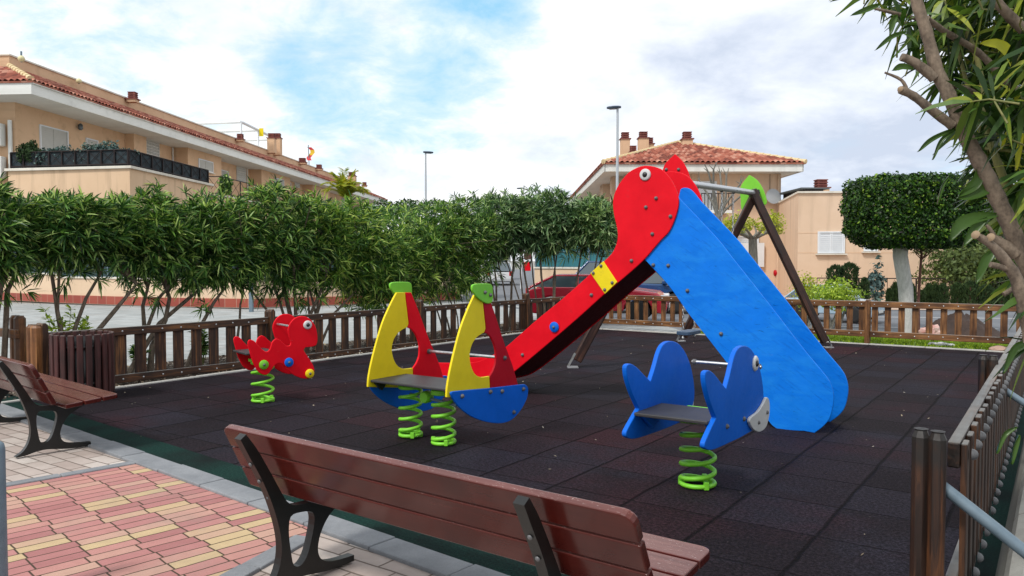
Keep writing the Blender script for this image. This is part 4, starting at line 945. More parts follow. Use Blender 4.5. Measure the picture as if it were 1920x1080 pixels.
railing(TR, (-21.0, 32.88), (-15.62, 31.92), 5.44, 6.10, 9, screen=M_screen); railing(TR, (-15.60, 31.98), (-15.22, 39.3), 5.44, 6.10, 8, screen=M_screen)
def bushy(name, c, rad, n, size, ml, root=None, seed=0, inner=.55):
    th = RNG.uniform(0, 2*math.pi, n); ph = np.arccos(RNG.uniform(-1, 1, n)); rr = RNG.uniform(inner, 1.05, n)
    d_ = np.stack([np.sin(ph)*np.cos(th), np.sin(ph)*np.sin(th), np.cos(ph)], 1)
    lump = 1+.18*np.sin(d_[:, 0]*7+seed)+.15*np.sin(d_[:, 1]*9+2*seed)+.12*np.sin(d_[:, 2]*8+seed)
    P = np.array(c)+d_*np.array(rad)*(rr*lump)[:, None]
    return leafquads(name, P, d_+RNG.normal(0, .6, (n, 3)), RNG.uniform(.6, 1.3, n)*size, ml, root)
ML_blu = mat('bluish_conifer', f_leaf([(0, (.02, .045, .05)), (1, (.10, .17, .18))], .1, .7))
for (x0, x1, yc, D, lb) in [(25, 68, 279, 32.6, 'dark clipped plant at the left end of the terrace railing'), (135, 238, 279, 32.2, 'blue grey conifer plants lying over the terrace railing'), (62, 140, 288, 32.5, 'low dark plants along the middle of the terrace railing')]:
    A, B = AT(x0, yc, D), AT(x1, yc, D); c = (A+B)/2+Vector((0, .35, -.15)); o = bushy('terrace_plant', c, ((B-A).length/2, .3, .42), 2600, .13, ML_blu if x0 > 50 else ML_cyp); tag(o, lb, 'plant')
T2 = thing('balcony_terrace', Vector((-14, 45, 0)), 'farther terrace with open wrought iron balcony railing on the left house', 'balcony')
MB().prism([(-18.0, 41.2), (-15.3, 41.2), (-14.0, 62), (-17, 62)], 0, 4.95).build('wall', M_stL, T2); MB().prism([(-18.1, 41.1), (-15.2, 41.1), (-13.9, 62.1), (-17, 62.1)], 4.951, 5.04).build('coping', M_cap, T2)
railing(T2, (-17.9, 41.25), (-15.35, 41.25), 5.05, 6.0, 4); railing(T2, (-15.32, 41.3), (-14.1, 61), 5.05, 6.0, 16)
p = AT(423, 347, 40.8); o = bushy('terrace_plant', p, (.35, .25, .5), 700, .17, ML_ole); tag(o, 'green potted plant leaning over the iron balcony railing', 'plant')
# ---- garden wall with green netting
def garden_wall(label, pts, ztop, net=None, base=.30, th=.25, netm=None, steps=None):
    gw = thing('garden_wall', Vector((*pts[0], 0)), label, 'wall', 'beige garden walls with red tile skirting')
    for i in range(len(pts)-1):
        a, c = Vector((*pts[i], 0)), Vector((*pts[i+1], 0)); L = (c-a).length; zt = ztop[i]
        M = frame(a, c-a, (c-a).cross(Vector((0, 0, 1)))*-1)
        Mw = frame(a, c-a, UP.cross(c-a))      # x along, y behind the wall, z up
        MB().box((L/2, th/2, (zt+base)/2), (L, th, zt-base)).build('wall', M_wallb, gw, Mw)
        MB().box((L/2, th/2-.02, base/2), (L+.02, th+.04, base)).build('skirting', M_redtile, gw, Mw)
        MB().box((L/2, th/2, zt+.03), (L+.06, th+.10, .06)).build('coping', M_cap, gw, Mw, .01)
        if net:
            o = MB().box((L/2, th/2+.02, zt+.06+net/2), (L, .02, net)).build('netting', netm or M_net, gw, Mw)
            b = MB(); n = max(2, int(L/2.2))
            for k_ in range(n+1): b.box((L*k_/n, th/2-.02, zt+.06+net/2), (.05, .05, net+.05))
            for zz in (.02, net*.5, net): b.box((L/2, th/2-.03, zt+.06+zz), (L, .02, .02))
            b.build('net_frame', M_pipe, gw, Mw)
    return gw
gA = [G(-160, 553), G(0, 562), G(108, 567.5)]; gB = [G(109, 567.5), G(296, 574), G(470, 577)]; gC = [G(471, 577), G(676, 570), G(862, 561)]
f2 = lambda L_: [(p.x, p.y) for p in L_]
garden_wall('higher left end of the long beige garden wall with green netting above', f2(gA), [1.05, 1.05], 2.0)
garden_wall('long middle stretch of the beige garden wall behind the leaning stems', f2(gB), [.93, .93], 2.1)
garden_wall('right stretch of the beige garden wall running towards the street', f2(gC), [.95, 1.0], 1.5)
garden_wall('beige wall with blue netting on the far right side of the street', [(.95, 33.0), (5.2, 30.2)], [1.25], 1.3, netm=M_netblue)
# ---- right-hand house
RH = thing('house', Vector((9.5, 44, 0)), 'salmon house with red hip roof and several chimneys behind the slide', 'house')
def rb(name, x0, x1, y0, y1, z0, z1, mt, bevel=0, root=None): return MB().box(((x0+x1)/2, (y0+y1)/2, (z0+z1)/2), (x1-x0, y1-y0, z1-z0)).build(name, mt, root or RH, bevel=bevel)
rb('wall', 5.75, 13.45, 39.2, 60, 0, 6.0, M_stR)
rb('soffit', 4.52, 14.08, 38.05, 61, 5.93, 6.05, M_white)
for (x0, x1, y0, y1) in [(4.49, 14.11, 38.0, 38.05), (4.47, 4.52, 38.0, 61), (14.08, 14.13, 38.0, 61)]: rb('fascia', x0, x1, y0, y1, 5.90, 6.28, M_white)
ap, ap2 = Vector((9.3, 44.0, 8.15)), Vector((9.3, 55, 8.15)); e_ = [Vector((4.40, 37.9, 6.30)), Vector((14.2, 37.9, 6.30)), Vector((14.2, 61, 6.30)), Vector((4.40, 61, 6.30))]
tiled('roof', RH, e_[0], e_[1], ap-Vector((.05, 0, 0)), ap+Vector((.05, 0, 0))); tiled('roof', RH, e_[1], e_[2], ap, ap2); tiled('roof', RH, e_[3], e_[0], ap2, ap)
for a, c in [(e_[0], ap), (e_[1], ap), (ap, ap2)]:
    b = MB(); n = int((c-a).length/.4)
    for i in range(n): b.tube([a.lerp(c, i/n)+UP*.06, a.lerp(c, (i+1.15)/n)+UP*.06], [.12, .09], 8)
    b.build('hip_ridge', M_ridge, RH)
for (x, yt, D, w) in [(1172, 248, 48, .55), (1187, 273, 47, .45), (1206, 247, 50, .62), (1218, 258, 51, .5), (1288, 247, 43.2, .55)]:
    p = AT(x, yt, D); chimney(RH, (p.x, p.y, 6.3), p.z-6.3-.45, w)
MWr = frame((0, 39.2, 0), (1, 0, 0), UP)
def rw(x0, x1, y0, y1, M=MWr, off=0., **k):
    a, z1_ = pl(M, x0, y0); c, z0_ = pl(M, x1, y1); return window(RH, M, a, c, z0_, z1_, off=off, **k)
rw(1309, 1343, 340, 398); rw(1376, 1422, 443, 476, leaves_=1)
o = MB().box((pl(MWr, 1402, 478)[0], pl(MWr, 1402, 478)[1], .14), (1.55, 1.2, .06)).build('white_panel', M_win, RH, MWr)
bl2 = MB()
a, c = pl(MWr, 1306, 396), pl(MWr, 1362, 396)
MB().box(((a[0]+c[0])/2, a[1]-.08, .5), (c[0]-a[0], .14, 1.0)).build('balcony_slab', M_white, RH, MWr)
for i in range(10): bl2.box((a[0]+(c[0]-a[0])*i/9, a[1]+.4, .97), (.03, .8, .03))
bl2.box(((a[0]+c[0])/2, a[1]+.8, .97), (c[0]-a[0], .04, .05)); bl2.build('railing', M_darkiron, RH, MWr)
MWs = frame((5.75, 0, 0), (0, -1, 0), UP)
for (y0, y1, z0, z1) in [(42, 43.6, 3.4, 5.2), (47, 48.6, 3.4, 5.2)]: window(RH, MWs, -y1, -y0, z0, z1)
rb('bay', 5.15, 5.75, 44.5, 46, 0, 5.925, M_stR); rb('bay', 5.15, 5.75, 40.5, 41.2, 0, 5.925, M_stR)
dd_ = pl(MWr, 1443, 370); dish = thing('satellite_dish', MWr @ Vector((dd_[0], dd_[1], .5)), 'round grey satellite dish on the house corner', 'satellite dish')
MB().lathe(MWr @ Vector((dd_[0], dd_[1], .45)), [(0, 0), (.2, .015), (.33, .05), (.38, .085)], 20, (.15, -1, .15)).build('reflector', mat('dish_grey', col=(.34, .36, .38), rough=.5), dish)
MB().tube([MWr @ Vector((dd_[0], dd_[1]-.2, .0)), MWr @ Vector((dd_[0], dd_[1], .45))], .03, 6).build('arm', M_pipe, dish)
a_, z_ = pl(MWr, 1443, 370); zt_ = 5.9
MB().tube([MWr @ Vector((a_, zt_, .03)), MWr @ Vector((a_, z_, .03))], .012, 5).build('cable', M_iron, RH)
for xx in (13.3, 9.0): MB().tube([(xx, 39.13, 0), (xx, 39.13, 5.9)], .045, 8).build('downpipe', M_stR, RH)
# low flat-roofed block
LBk = thing('flat_roof_annex', Vector((15, 36, 0)), 'pinkish beige flat-roofed block with one white shuttered window beside the topiary tree', 'building')
lq = [(12.06, 33.0), (19.0, 32.6), (19.6, 40), (13.46, 40.0), (13.25, 38.9)]
MB().prism(lq, 0, 4.42).build('wall', M_stR, LBk); MB().prism([(12.0, 32.92), (19.08, 32.52), (19.7, 40.05), (13.46, 40.05), (13.2, 38.9)], 4.421, 4.50).build('coping', M_cap, LBk)
MB().prism([(19.05, 34.2), (24, 33.9), (24, 38), (19.62, 38)], 0, 3.1).build('wall', M_stR, LBk)
lf = frame((12.06, 33.0, 0), (19.0-12.06, -.4, 0), UP)
for y in (437, 474):
    z = pl(lf, 1560, y)[1]; MB().box((3.475, z, .002), (6.95, .018, .012)).build('joint_line', M_stL, LBk, lf)
def lw(x0, x1, y0, y1, **k): a, z1_ = pl(lf, x0, y0); c, z0_ = pl(lf, x1, y1); window(LBk, lf, a, c, z0_, z1_, **k)
lw(1533, 1583, 434, 475); lw(1619, 1645, 452, 471)
sf = frame((13.25, 38.9, 0), (12.06-13.25, 33.0-38.9, 0), UP); a = pl(sf, 1430, 515); c = pl(sf, 1454, 562)
MB().box(((a[0]+c[0])/2, a[1]/2, .03), (abs(c[0]-a[0]), a[1], .08)).build('door', M_maroon, LBk, sf)
a = pl(sf, 1457, 512); MB().lathe(sf @ Vector((a[0], a[1], .02)), [(.15, 0), (.16, .12), (.1, .16), (0, .17)], 14, sf.col[2].to_3d()).build('alarm_bell', M_red2, LBk)
MB().prism([(13.5, 36), (14.3, 36), (14.3, 39), (13.5, 39)], 4.5, 4.86).build('shed', M_darkiron, LBk); MB().box((13.9, 37.5, 4.90), (1.3, 3.2, .07)).build('shed_roof', mat('dark_roof', col=(.06, .07, .075)), LBk)
p = AT(1539, 336, 37); chimney(LBk, (p.x, p.y, 4.5), p.z-4.5-.45, .6)
# third house far right
H3 = thing('house', Vector((30, 50, 0)), 'house with a red tiled roof glimpsed between the right-hand leaves', 'house')
z3 = AT(1850, 402, 46).z; x3 = AT(1820, 402, 46).x
MB().box((x3+7, 52, z3/2), (13, 11, z3)).build('wall', M_stR, H3); E3 = [Vector((x3-.3, 45.5, z3)), Vector((x3+14.5, 45.5, z3))]; R3 = [Vector((x3+.9, 47.5, z3+.72)), Vector((x3+12, 47.5, z3+.72))]
tiled('roof', H3, E3[0], E3[1], R3[0], R3[1])
c = AT(1852, 432, 44); ds = MB().lathe(c, [(0, 0), (.4, .03), (.7, .10), (.8, .16)], 20, (-.2, -1, .2)).build('satellite_dish', mat('dish_pale', col=(.45, .48, .5), rough=.5)); tag(ds, 'large pale satellite dish behind the cut branch stubs', 'satellite dish')
# iron railing along the far pavement with low plinth
IR = thing('iron_railing', Vector((14, 30, 0)), 'thin dark iron railing behind the far pavement shrubs', 'railing')
def irail(a, c, z1, n):
    a, c = Vector((*a, 0)), Vector((*c, 0)); b = MB(); b.tube([a+UP*z1, c+UP*z1], .022, 6); b.tube([a+UP*.25, c+UP*.25], .018, 6)
    for i in range(n+1):
        p = a.lerp(c, i/n); b.box(p+UP*(z1/2), (.05 if i % 4 == 0 else .012, .03, z1))
        if i < n: q = a.lerp(c, (i+1)/n); m_ = (p+q)/2; b.tube([p+UP*.3, m_+UP*(z1-.05), q+UP*.3], .012, 4)
    b.build('railing', M_darkiron, IR)
irail((11.2, 30.0), (16.0, 28.8), .92, 10); irail((16.0, 28.8), (21.5, 27.6), .80, 12)
# ------------------------------------------------------------------ street lamps
def lamp(x, y, D, label, left=True, r=.05):
    p = AT(x, y, D); lp = thing('street_lamp', (p.x, p.y, 0), label, 'street lamp', 'street lamps with flat dark heads')
    s_ = -1 if left else 1
    MB().tube([(p.x, p.y, 0), (p.x, p.y, p.z-.12)], [r*1.3, r*.8], 10).build('pole', mat('lamp_pole', col=(.40, .43, .46), rough=.4), lp)
    q = smooth([(-.12, 0), (.1, .14), (.5, .16), (.78, 0), (.5, -.16), (.1, -.14)], 4); M = frame((p.x, p.y, p.z-.12), (s_, 0, -.06), (0, s_, 0))
    MB().prism([(a*.56-.06, c*.8) for a, c in q], -.03, .05).build('head', mat('lamp_head', col=(.03, .05, .08), rough=.4), lp, M, .03, 3)
    MB().box((.16, 0, -.04), (.24, .14, .02)).build('lens', M_glass, lp, M)
    return lp
lamp(1158, 195, 27, 'tall pale street lamp rising directly behind the red slide head'); lamp(798, 281, 38, 'street lamp standing alone against the sky in the middle', left=False); lamp(978, 350, 60, 'distant street lamp, only its head above the hedge', left=True)
# ------------------------------------------------------------------ oleander hedge
MHg = frame(UV(-10.75, 0), E1, UP)
def hedge_pt(x, y):
    "point of the hedge's middle plane seen at pixel x, y"
    if x < 865:
        a, b = pl(MHg, x, y); return MHg @ Vector((a, b, 0))
    return AT(x, y, 18.6)
def tips(c, h, n, pw=.36, low=.0):
    "shoot tips through a rounded box crown with centre c and half sizes h (along E1, across E2, up)"
    d_ = RNG.normal(size=(n, 3)); d_ /= np.max(np.abs(d_), axis=1, keepdims=True)**.45*np.linalg.norm(d_, axis=1, keepdims=True)**.55
    r_ = RNG.uniform(0, 1, n)**pw; q = d_*r_[:, None]; q = np.clip(q, -1.15, 1.15)
    ph = RNG.uniform(0, 6.28); q *= (1+.13*np.sin(q[:, :1]*6+ph)+.09*np.sin(q[:, 2:3]*8+ph))
    e1, e2 = np.array(E1), np.array(E2)
    P = np.array(c)+q[:, :1]*h[0]*e1+q[:, 1:2]*h[1]*e2+q[:, 2:3]*h[2]*np.array([0, 0, 1.])
    P[:, 2] -= np.where((RNG.uniform(size=n) < .22) & (q[:, 2] < -.3), RNG.uniform(0, .42, n), 0); P[:, 2] -= .16*h[2]*np.abs(q[:, 0])**3*(q[:, 2] > 0)
    P[:, 2] += np.where(RNG.uniform(size=n) < .12, RNG.uniform(0, .17, n), 0)*(q[:, 2] > .3)
    out = q[:, :1]*e1+q[:, 1:2]*e2+(q[:, 2:3]+.55)*np.array([0, 0, 1.])+RNG.normal(0, .25, (n, 3))
    return P, out/np.linalg.norm(out, axis=1, keepdims=True)
def whorls(P, A, k, spread=(.45, 1.25), back=.16):
    n = len(P); P2 = np.repeat(P, k, 0); A2 = np.repeat(A, k, 0)
    r_ = RNG.normal(size=(n*k, 3)); r_ -= A2*np.sum(r_*A2, 1, keepdims=True); r_ /= np.linalg.norm(r_, axis=1, keepdims=True)
    th = RNG.uniform(*spread, n*k)[:, None]; D_ = A2*np.cos(th)+r_*np.sin(th)
    return P2-A2*(RNG.uniform(0, back, n*k)*(th[:, 0]/1.2))[:, None], D_
def stem_poly(p0, p1, n=5, sag=.0, wob=.03):
    pts = []
    for i in range(n+1):
        f = i/n; p = Vector(p0).lerp(Vector(p1), f); p += Vector((random.uniform(-wob, wob), random.uniform(-wob, wob), 0))*(1 if 0 < i < n else 0); p.z += sag*math.sin(math.pi*f)
        pts.append(p)
    return pts
HGRP = 'oleander shrubs planted along the left and back fence'
def oleander(label, x0, x1, ytop, ybot, stems, ml, ntip=430, depth=.62, leafL=(.11, .20), bark=None, k=13, group=HGRP, name='oleander_shrub', at=hedge_pt, width=.026):
    xc = (x0+x1)/2; top = at(xc, ytop); bot = at(xc, ybot); l, r_ = at(x0, ytop), at(x1, ytop)
    base = Vector((bot.x, bot.y, 0)); hz = (top.z-bot.z)/2; c = Vector((top.x, top.y, (top.z+bot.z)/2)); hl = (r_-l).to_2d().length/2
    t_ = thing(name, base, label, 'shrub', group); b = MB()
    for (bx_, by_, tx_, ty_, rad) in stems:
        q = at(bx_, by_); t2 = at(tx_, ty_); jit = Vector((random.uniform(-.2, .2), random.uniform(-.2, .2), 0)); dv = (t2-q)
        gnd = q-dv*((q.z)/max(.3, dv.z))*.55; gnd.z = -.05
        mid = q.lerp(t2, .5); top_ = c+Vector((random.uniform(-.5, .5)*hl, random.uniform(-.25, .25), hz*random.uniform(.1, .6)))
        t3 = t2.lerp(top_, .6)
        b.tube([gnd+jit*.5, q+jit*.5, mid+jit+Vector((0, 0, .02)), t2+jit, t3+jit*.5], [rad*1.25, rad, rad*.85, rad*.7, rad*.3], 6)
        for _ in range(2): b.tube([t2+jit, t2.lerp(c, .4)+Vector((random.uniform(-.4, .4), random.uniform(-.3, .3), hz*.6)), c+Vector((random.uniform(-.8, .8)*hl, random.uniform(-.4, .4), hz*random.uniform(-.2, .8)))], [rad*.55, rad*.4, rad*.2], 5)
    b.build('stem', bark or M_bark, t_)
    P, A = tips(c, (hl*1.02, depth, hz), ntip); lp, ld = whorls(P, A, k)
    n_ = len(lp); leaves('foliage', lp, ld, RNG.uniform(*leafL, n_), RNG.uniform(.8, 1.15, n_)*width, ml, t_, droop=.22)
    return t_
SH = [
 ('dense green oleander with a dark leaning trunk at the left edge', -150, 75, 362, 505, [(0,568,20,515,.045),(3,545,8,500,.03),(-60,600,-40,500,.04)], ML_ole, 520),
 ('oleander with two long bare stems leaning right above the bright seedling', 48, 212, 368, 488, [(112,650,100,585,.038),(150,612,205,512,.026),(160,640,245,532,.034)], ML_ole, 470),
 ('oleander with a forked grey trunk rising behind the second fence section', 190, 345, 370, 505, [(268,650,284,560,.040),(282,610,300,540,.030),(296,606,395,522,.032),(290,560,330,505,.024)], ML_ole, 520),
 ('oleander with bright top leaves just left of the red rider', 320, 470, 362, 545, [(385,602,432,535,.028),(455,600,468,548,.020)], ML_ole, 520),
 ('broad multi-stemmed oleander directly above the red spring rider', 440, 600, 356, 530, [(545,590,530,520,.040),(530,590,500,510,.024),(552,590,545,530,.034),(575,590,600,510,.032),(512,590,470,530,.022),(590,585,570,520,.024)], ML_ole, 560),
 ('oleander with fan of thin stems right of the red rider', 560, 690, 366, 545, [(600,590,628,540,.026),(592,590,600,540,.018),(620,588,660,540,.022),(585,590,590,520,.020)], ML_ole_y, 470),
 ('lower light green oleander with leaves hanging near the fence behind the yellow sail', 650, 780, 432, 572, [(735,600,730,560,.020),(745,600,760,555,.018),(700,600,690,550,.018)], ML_ole_y, 400),
 ('yellow green oleander with crossing thin stems behind the boat rider', 745, 875, 392, 560, [(835,600,800,530,.020),(845,600,825,540,.018),(820,600,790,545,.018),(860,598,850,530,.016)], ML_ole_y, 480),
 ('tall oleander with slender stems behind the green mast cap', 800, 925, 378, 520, [(905,590,880,500,.028),(925,580,912,480,.030),(900,590,890,500,.02)], ML_ole, 460),
 ('grey green oleander framing the silver car between its stems', 895, 990, 372, 474, [(932,580,915,480,.032),(962,575,975,470,.034),(948,575,930,490,.022),(972,560,945,480,.020),(985,560,985,470,.022)], ML_ole_g, 480),
 ('grey green oleander in the middle of the clump over the red car', 975, 1070, 368, 462, [(1000,580,985,470,.030),(1012,575,1005,470,.024),(1025,575,1020,460,.034),(1045,570,1060,470,.026),(1035,575,1030,470,.020)], ML_ole_g, 500),
 ('grey green oleander at the right end of the hedge beside the slide head', 1055, 1158, 376, 462, [(1075,570,1090,470,.030),(1092,570,1110,460,.026),(1105,560,1130,460,.034),(1120,560,1150,460,.022)], ML_ole_g, 500)]
for (lb, x0, x1, yt, yb, st, ml, nt) in SH: oleander(lb, x0-9, x1+9, yt-3, yb+3, st, ml, int(nt*1.28), leafL=(.13, .235) if x0 < 860 else (.15, .27), depth=.58 if x0 < 860 else .8, k=14, width=.0225 if x0 < 860 else .028)
# young bright seedling behind the bin and small weeds
def seedling(base, h, n, label, ml, size=.12, spread=.25, k=9, stemr=.007):
    t_ = thing('seedling', base, label, 'plant'); b = MB(); P = []; A = []
    for i in range(n):
        a = random.uniform(0, 6.28); tp = Vector(base)+Vector((math.cos(a)*spread*random.random(), math.sin(a)*spread*random.random(), h*random.uniform(.55, 1)))
        b.tube([base, Vector(base).lerp(tp, .5)+Vector((random.uniform(-.03, .03), 0, .04)), tp], [stemr, stemr*.8, stemr*.4], 5)
        for f in (.45, .6, .75, .9, 1): P.append(Vector(base).lerp(tp, f)); A.append(Vector((random.uniform(-.3, .3), random.uniform(-.3, .3), 1)))
    b.build('stem', M_gstem, t_); lp, ld = whorls(np.array(P), np.array([a.normalized() for a in A]), k, (.6, 1.4), .04)
    leaves('foliage', lp, ld, RNG.uniform(.6, 1.1, len(lp))*size, size*.2, ml, t_, droop=.3); return t_
def hb_(x, y=None): p = hedge_pt(x, 640); return Vector((p.x, p.y, 0))
seedling(hb_(118), 1.0, 12, 'bright yellow green seedling sprouting behind the litter bin', ML_bright, .13, .28)
seedling(hb_(150), .85, 9, 'second bright green seedling right of the litter bin seedling', ML_bright, .12, .18)
seedling(hb_(70), .55, 3, 'tiny bright sprout above the orange brown post', ML_bright, .09, .1)
seedling(hb_(380), .60, 8, 'dark green weed behind the left fence pickets', ML_ole, .13, .2)
seedling(hb_(372), .86, 2, 'thin plant with yellow flowers above the left fence rail', ML_yel, .08, .06, 5)
seedling(hb_(262), .45, 7, 'dark green weed low behind the left fence', ML_ole, .12, .2)
# ------------------------------------------------------------------ clipped and other greenery
def tree(name, label, cat, base, trunk, rads, crown, ml, bark, quads=None, group=None, inner=.6, size=.06):
    t_ = thing(name, base, label, cat, group); MB().tube(trunk, rads, 12).build('trunk', bark, t_)
    return t_
# topiary ficus: rounded box crown
D = 17.0; cb = AT(1700, 628, D); tb_ = Vector((cb.x, cb.y, 0)); ctr = AT(1711, 398, D); hx = 118/FPX*D; hz = 65/FPX*D
TP = thing('topiary_tree', tb_, 'clipped box-shaped dark green topiary tree with white painted trunk', 'tree')
top_ = AT(1690, 455, D)
MB().tube([tb_-UP*.05, AT(1701, 600, D), AT(1698, 540, D), AT(1688, 480, D), Vector((top_.x, top_.y, top_.z+.35))], [.165, .148, .150, .150, .17], 16).build('trunk', M_barkw, TP)
b = MB()
for i in range(9): a = i*.7; b.tube([top_, ctr+Vector((math.cos(a)*hx*.3, math.sin(a)*.4, -.2)), ctr+Vector((math.cos(a)*hx*.75, math.sin(a)*.9, .3*math.sin(i)))], [.08, .05, .02], 6)
b.build('limb', M_barkg, TP)
def superbox(c, h, n, p=4.5, jitter=.05, shell=(.80, 1.03)):
    d_ = RNG.normal(size=(n, 3)); s_ = (np.abs(d_)**p).sum(1)**(1/p); q = d_/s_[:, None]
    nn = np.sign(q)*np.abs(q)**(p-1)/np.array(h); nn /= np.linalg.norm(nn, axis=1, keepdims=True)
    r_ = RNG.uniform(*shell, n)[:, None]; bumpf = 1+.025*np.sin(q[:, :1]*13+q[:, 2:3]*9)+.02*np.sin(q[:, 1:2]*15+q[:, 2:3]*14)
    return np.array(c)+q*np.array(h)*r_*bumpf+RNG.normal(0, jitter*.4, (n, 3)), nn
P, Nn = superbox(ctr, (hx, .95, hz), 34000, p=6.5, shell=(.86, 1.02)); P2_, N2_ = superbox(ctr, (hx*.9, .85, hz*.88), 9000, p=6.5, shell=(.8, 1.0)); P = np.concatenate([P, P2_]); Nn = np.concatenate([Nn, N2_])
sc = np.where(P[:, 2] < ctr.z, 1-.16*((ctr.z-P[:, 2])/hz)**2, 1.); P[:, 0] = ctr.x+(P[:, 0]-ctr.x)*sc*(1-.17*np.clip((P[:, 1]-ctr.y)/.95, 0, 1)**2)
leafquads('crown', P, Nn*.8+RNG.normal(0, .62, P.shape), RNG.uniform(.045, .095, len(P)), ML_top, TP, asp=.6)
def hedgebox(name, c, h, n, size, ml, label, cat='hedge', p=5, group=None, shell=(.82, 1.04), nz=.6):
    P, Nn = superbox(c, h, n, p=p, shell=shell); o = leafquads(name, P, Nn+RNG.normal(0, nz, P.shape), RNG.uniform(.7, 1.3, n)*size, ml, None); tag(o, label, cat, group); return o
c = AT(775, 430, 33); hedgebox('clipped_hedge', Vector((c.x, c.y, 2.0)), (2.3, 1.5, 2.02), 15000, .13, ML_top, 'flat-topped dark clipped hedge showing above the oleanders in the middle')
c = AT(715, 440, 29.5); hedgebox('clipped_hedge', Vector((c.x, c.y, 1.95)), (1.7, .9, 1.60), 9000, .13, ML_ole, 'brighter clipped hedge block in the gap between the oleanders')
# palm behind the hedge
pb = AT(648, 362, 31); pm = thing('palm_tree', (pb.x, pb.y, 0), 'yellow green palm with upright fronds behind the oleander hedge', 'palm'); MB().tube([(pb.x, pb.y, 0), (pb.x, pb.y, pb.z-.2)], [.22, .16], 10).build('trunk', M_barkg, pm)
P = []; Dd = []; b = MB()
for i in range(26):
    a = random.uniform(0, 6.28); e = random.uniform(.85, 1.48); L = random.uniform(1.0, 1.75); pts = []
    for j in range(9):
        s_ = j/8; r_ = L*s_*math.cos(e)*1.0; z_ = L*(math.sin(e)*s_-.55*s_*s_*(1.5-e*.6)); pts.append(pb+Vector((math.cos(a)*r_, math.sin(a)*r_, z_-.2)))
    b.tube(pts, [.02*(1-.8*j/8) for j in range(9)], 4)
    for j in range(1, 9):
        for q_ in range(5):
            p = pts[j-1].lerp(pts[j], q_/5); tg = (pts[j]-pts[j-1]).normalized(); sd = tg.cross(UP).normalized()
            for s2 in (-1, 1): P.append(p); Dd.append(sd*s2+tg*.9+UP*random.uniform(-.1, .25))
b.build('frond_rib', M_gstem, pm); leaves('fronds', P, Dd, RNG.uniform(.25, .42, len(P)), .03, ML_palm, pm, droop=.25)
# pollarded yellow-green tree and bare pruned tree
def branchy(b, p, d_, L, r_, lev, spread=.6, tipsl=None, up=.25, n=(2, 3)):
    q = p+d_*L; m_ = p.lerp(q, .5)+Vector((random.uniform(-.06, .06), random.uniform(-.06, .06), 0))*L
    b.tube([p, m_, q], [r_, r_*.85, r_*.7], 6)
    if lev == 0:
        if tipsl is not None: tipsl.append(q)
        return
    for _ in range(random.randint(*n)):
        nd = (d_+Vector((random.uniform(-1, 1), random.uniform(-1, 1), random.uniform(-.5, .7)))*spread+UP*up).normalized(); branchy(b, q, nd, L*random.uniform(.6, .85), r_*.62, lev-1, spread, tipsl, up, n)
p = AT(1410, 562, 29); p.z = 0; PT = thing('pollarded_tree', p, 'small pollarded tree with yellow green umbrella crown framed by the swing legs', 'tree'); b = MB(); tl = []
ht = AT(1411, 448, 29).z; b.tube([p, p+Vector((.05, 0, ht*.5)), p+UP*ht], [.20, .17, .15], 10)
for i in range(8):
    a = i*.79+.2; branchy(b, p+UP*ht, Vector((math.cos(a), math.sin(a), .42)).normalized(), .48, .075, 2, .5, tl, .1)
b.build('trunk', M_barkg, PT)
Pp = np.repeat(np.array(tl), 46, 0)+RNG.normal(0, .13, (len(tl)*46, 3)); Pp[:, 2] = np.clip(Pp[:, 2], ht+.2, ht+1.15)
leafquads('crown', Pp, RNG.normal(0, 1, Pp.shape)+np.array([0, 0, .6]), RNG.uniform(.07, .14, len(Pp)), ML_yg, PT)
p = AT(1345, 560, 26); p.z = 0; BT = thing('bare_tree', p, 'bare pruned tree with knobbly branches seen behind the swing bar', 'tree'); b = MB(); zt = AT(1345, 410, 26).z; b.tube([p, p+UP*zt], [.14, .11], 8)
for (x, y) in [(1328, 322), (1338, 318), (1362, 330), (1388, 345), (1395, 362), (1312, 340), (1350, 325)]:
    q = AT(x, y, 26+random.uniform(-.5, .5)); m_ = AT((x+1345)/2+random.uniform(-8, 8), (y+420)/2, 26); b.tube([p+UP*zt, m_, q], [.045, .04, .03], 6)
    for _ in range(3): b.tube([q, q+Vector((random.uniform(-.16, .16), 0, random.uniform(.08, .3)))], [.022, .008], 4)
b.build('trunk', M_barkg, BT)
# cypresses and shrubs along the far pavement
def conifer(x, ytop, w, D, label, ml=ML_cyp, size=.09, dens=1., group='small dark cypresses along the far pavement'):
    tp = AT(x, ytop, D); hgt = tp.z; r_ = w/FPX*D/2; n = int(2600*dens*max(.3, hgt*r_)); t_ = thing('cypress', (tp.x, tp.y, 0), label, 'cypress', group)
    zz = RNG.uniform(.06, 1, n); th = RNG.uniform(0, 6.28, n); prof = np.minimum(1, (1-zz)*(9 if w > 26 else 4.5))**.6*np.minimum(1, .75+zz*2); rr = r_*prof*RNG.uniform(.7, 1.06, n)*(1+.15*np.sin(th*3+zz*9))
    P = np.stack([tp.x+rr*np.cos(th), tp.y+rr*np.sin(th), zz*hgt], 1); Dn = np.stack([np.cos(th)*.35, np.sin(th)*.35, np.ones(n)], 1)+RNG.normal(0, .22, (n, 3))
    leaves('foliage', P, Dn, RNG.uniform(.7, 1.5, n)*size, size*.4, ml, t_, droop=0); MB().tube([(tp.x, tp.y, -.05), (tp.x, tp.y, hgt*.8)], [.06, .02], 6).build('trunk', M_barkr, t_)
conifer(1567, 500, 27, 27.5, 'left column of the tall dark cypress pair under the shuttered window', dens=2.2); conifer(1592, 496, 30, 27.4, 'right column of the tall dark cypress pair under the shuttered window', dens=2.2)
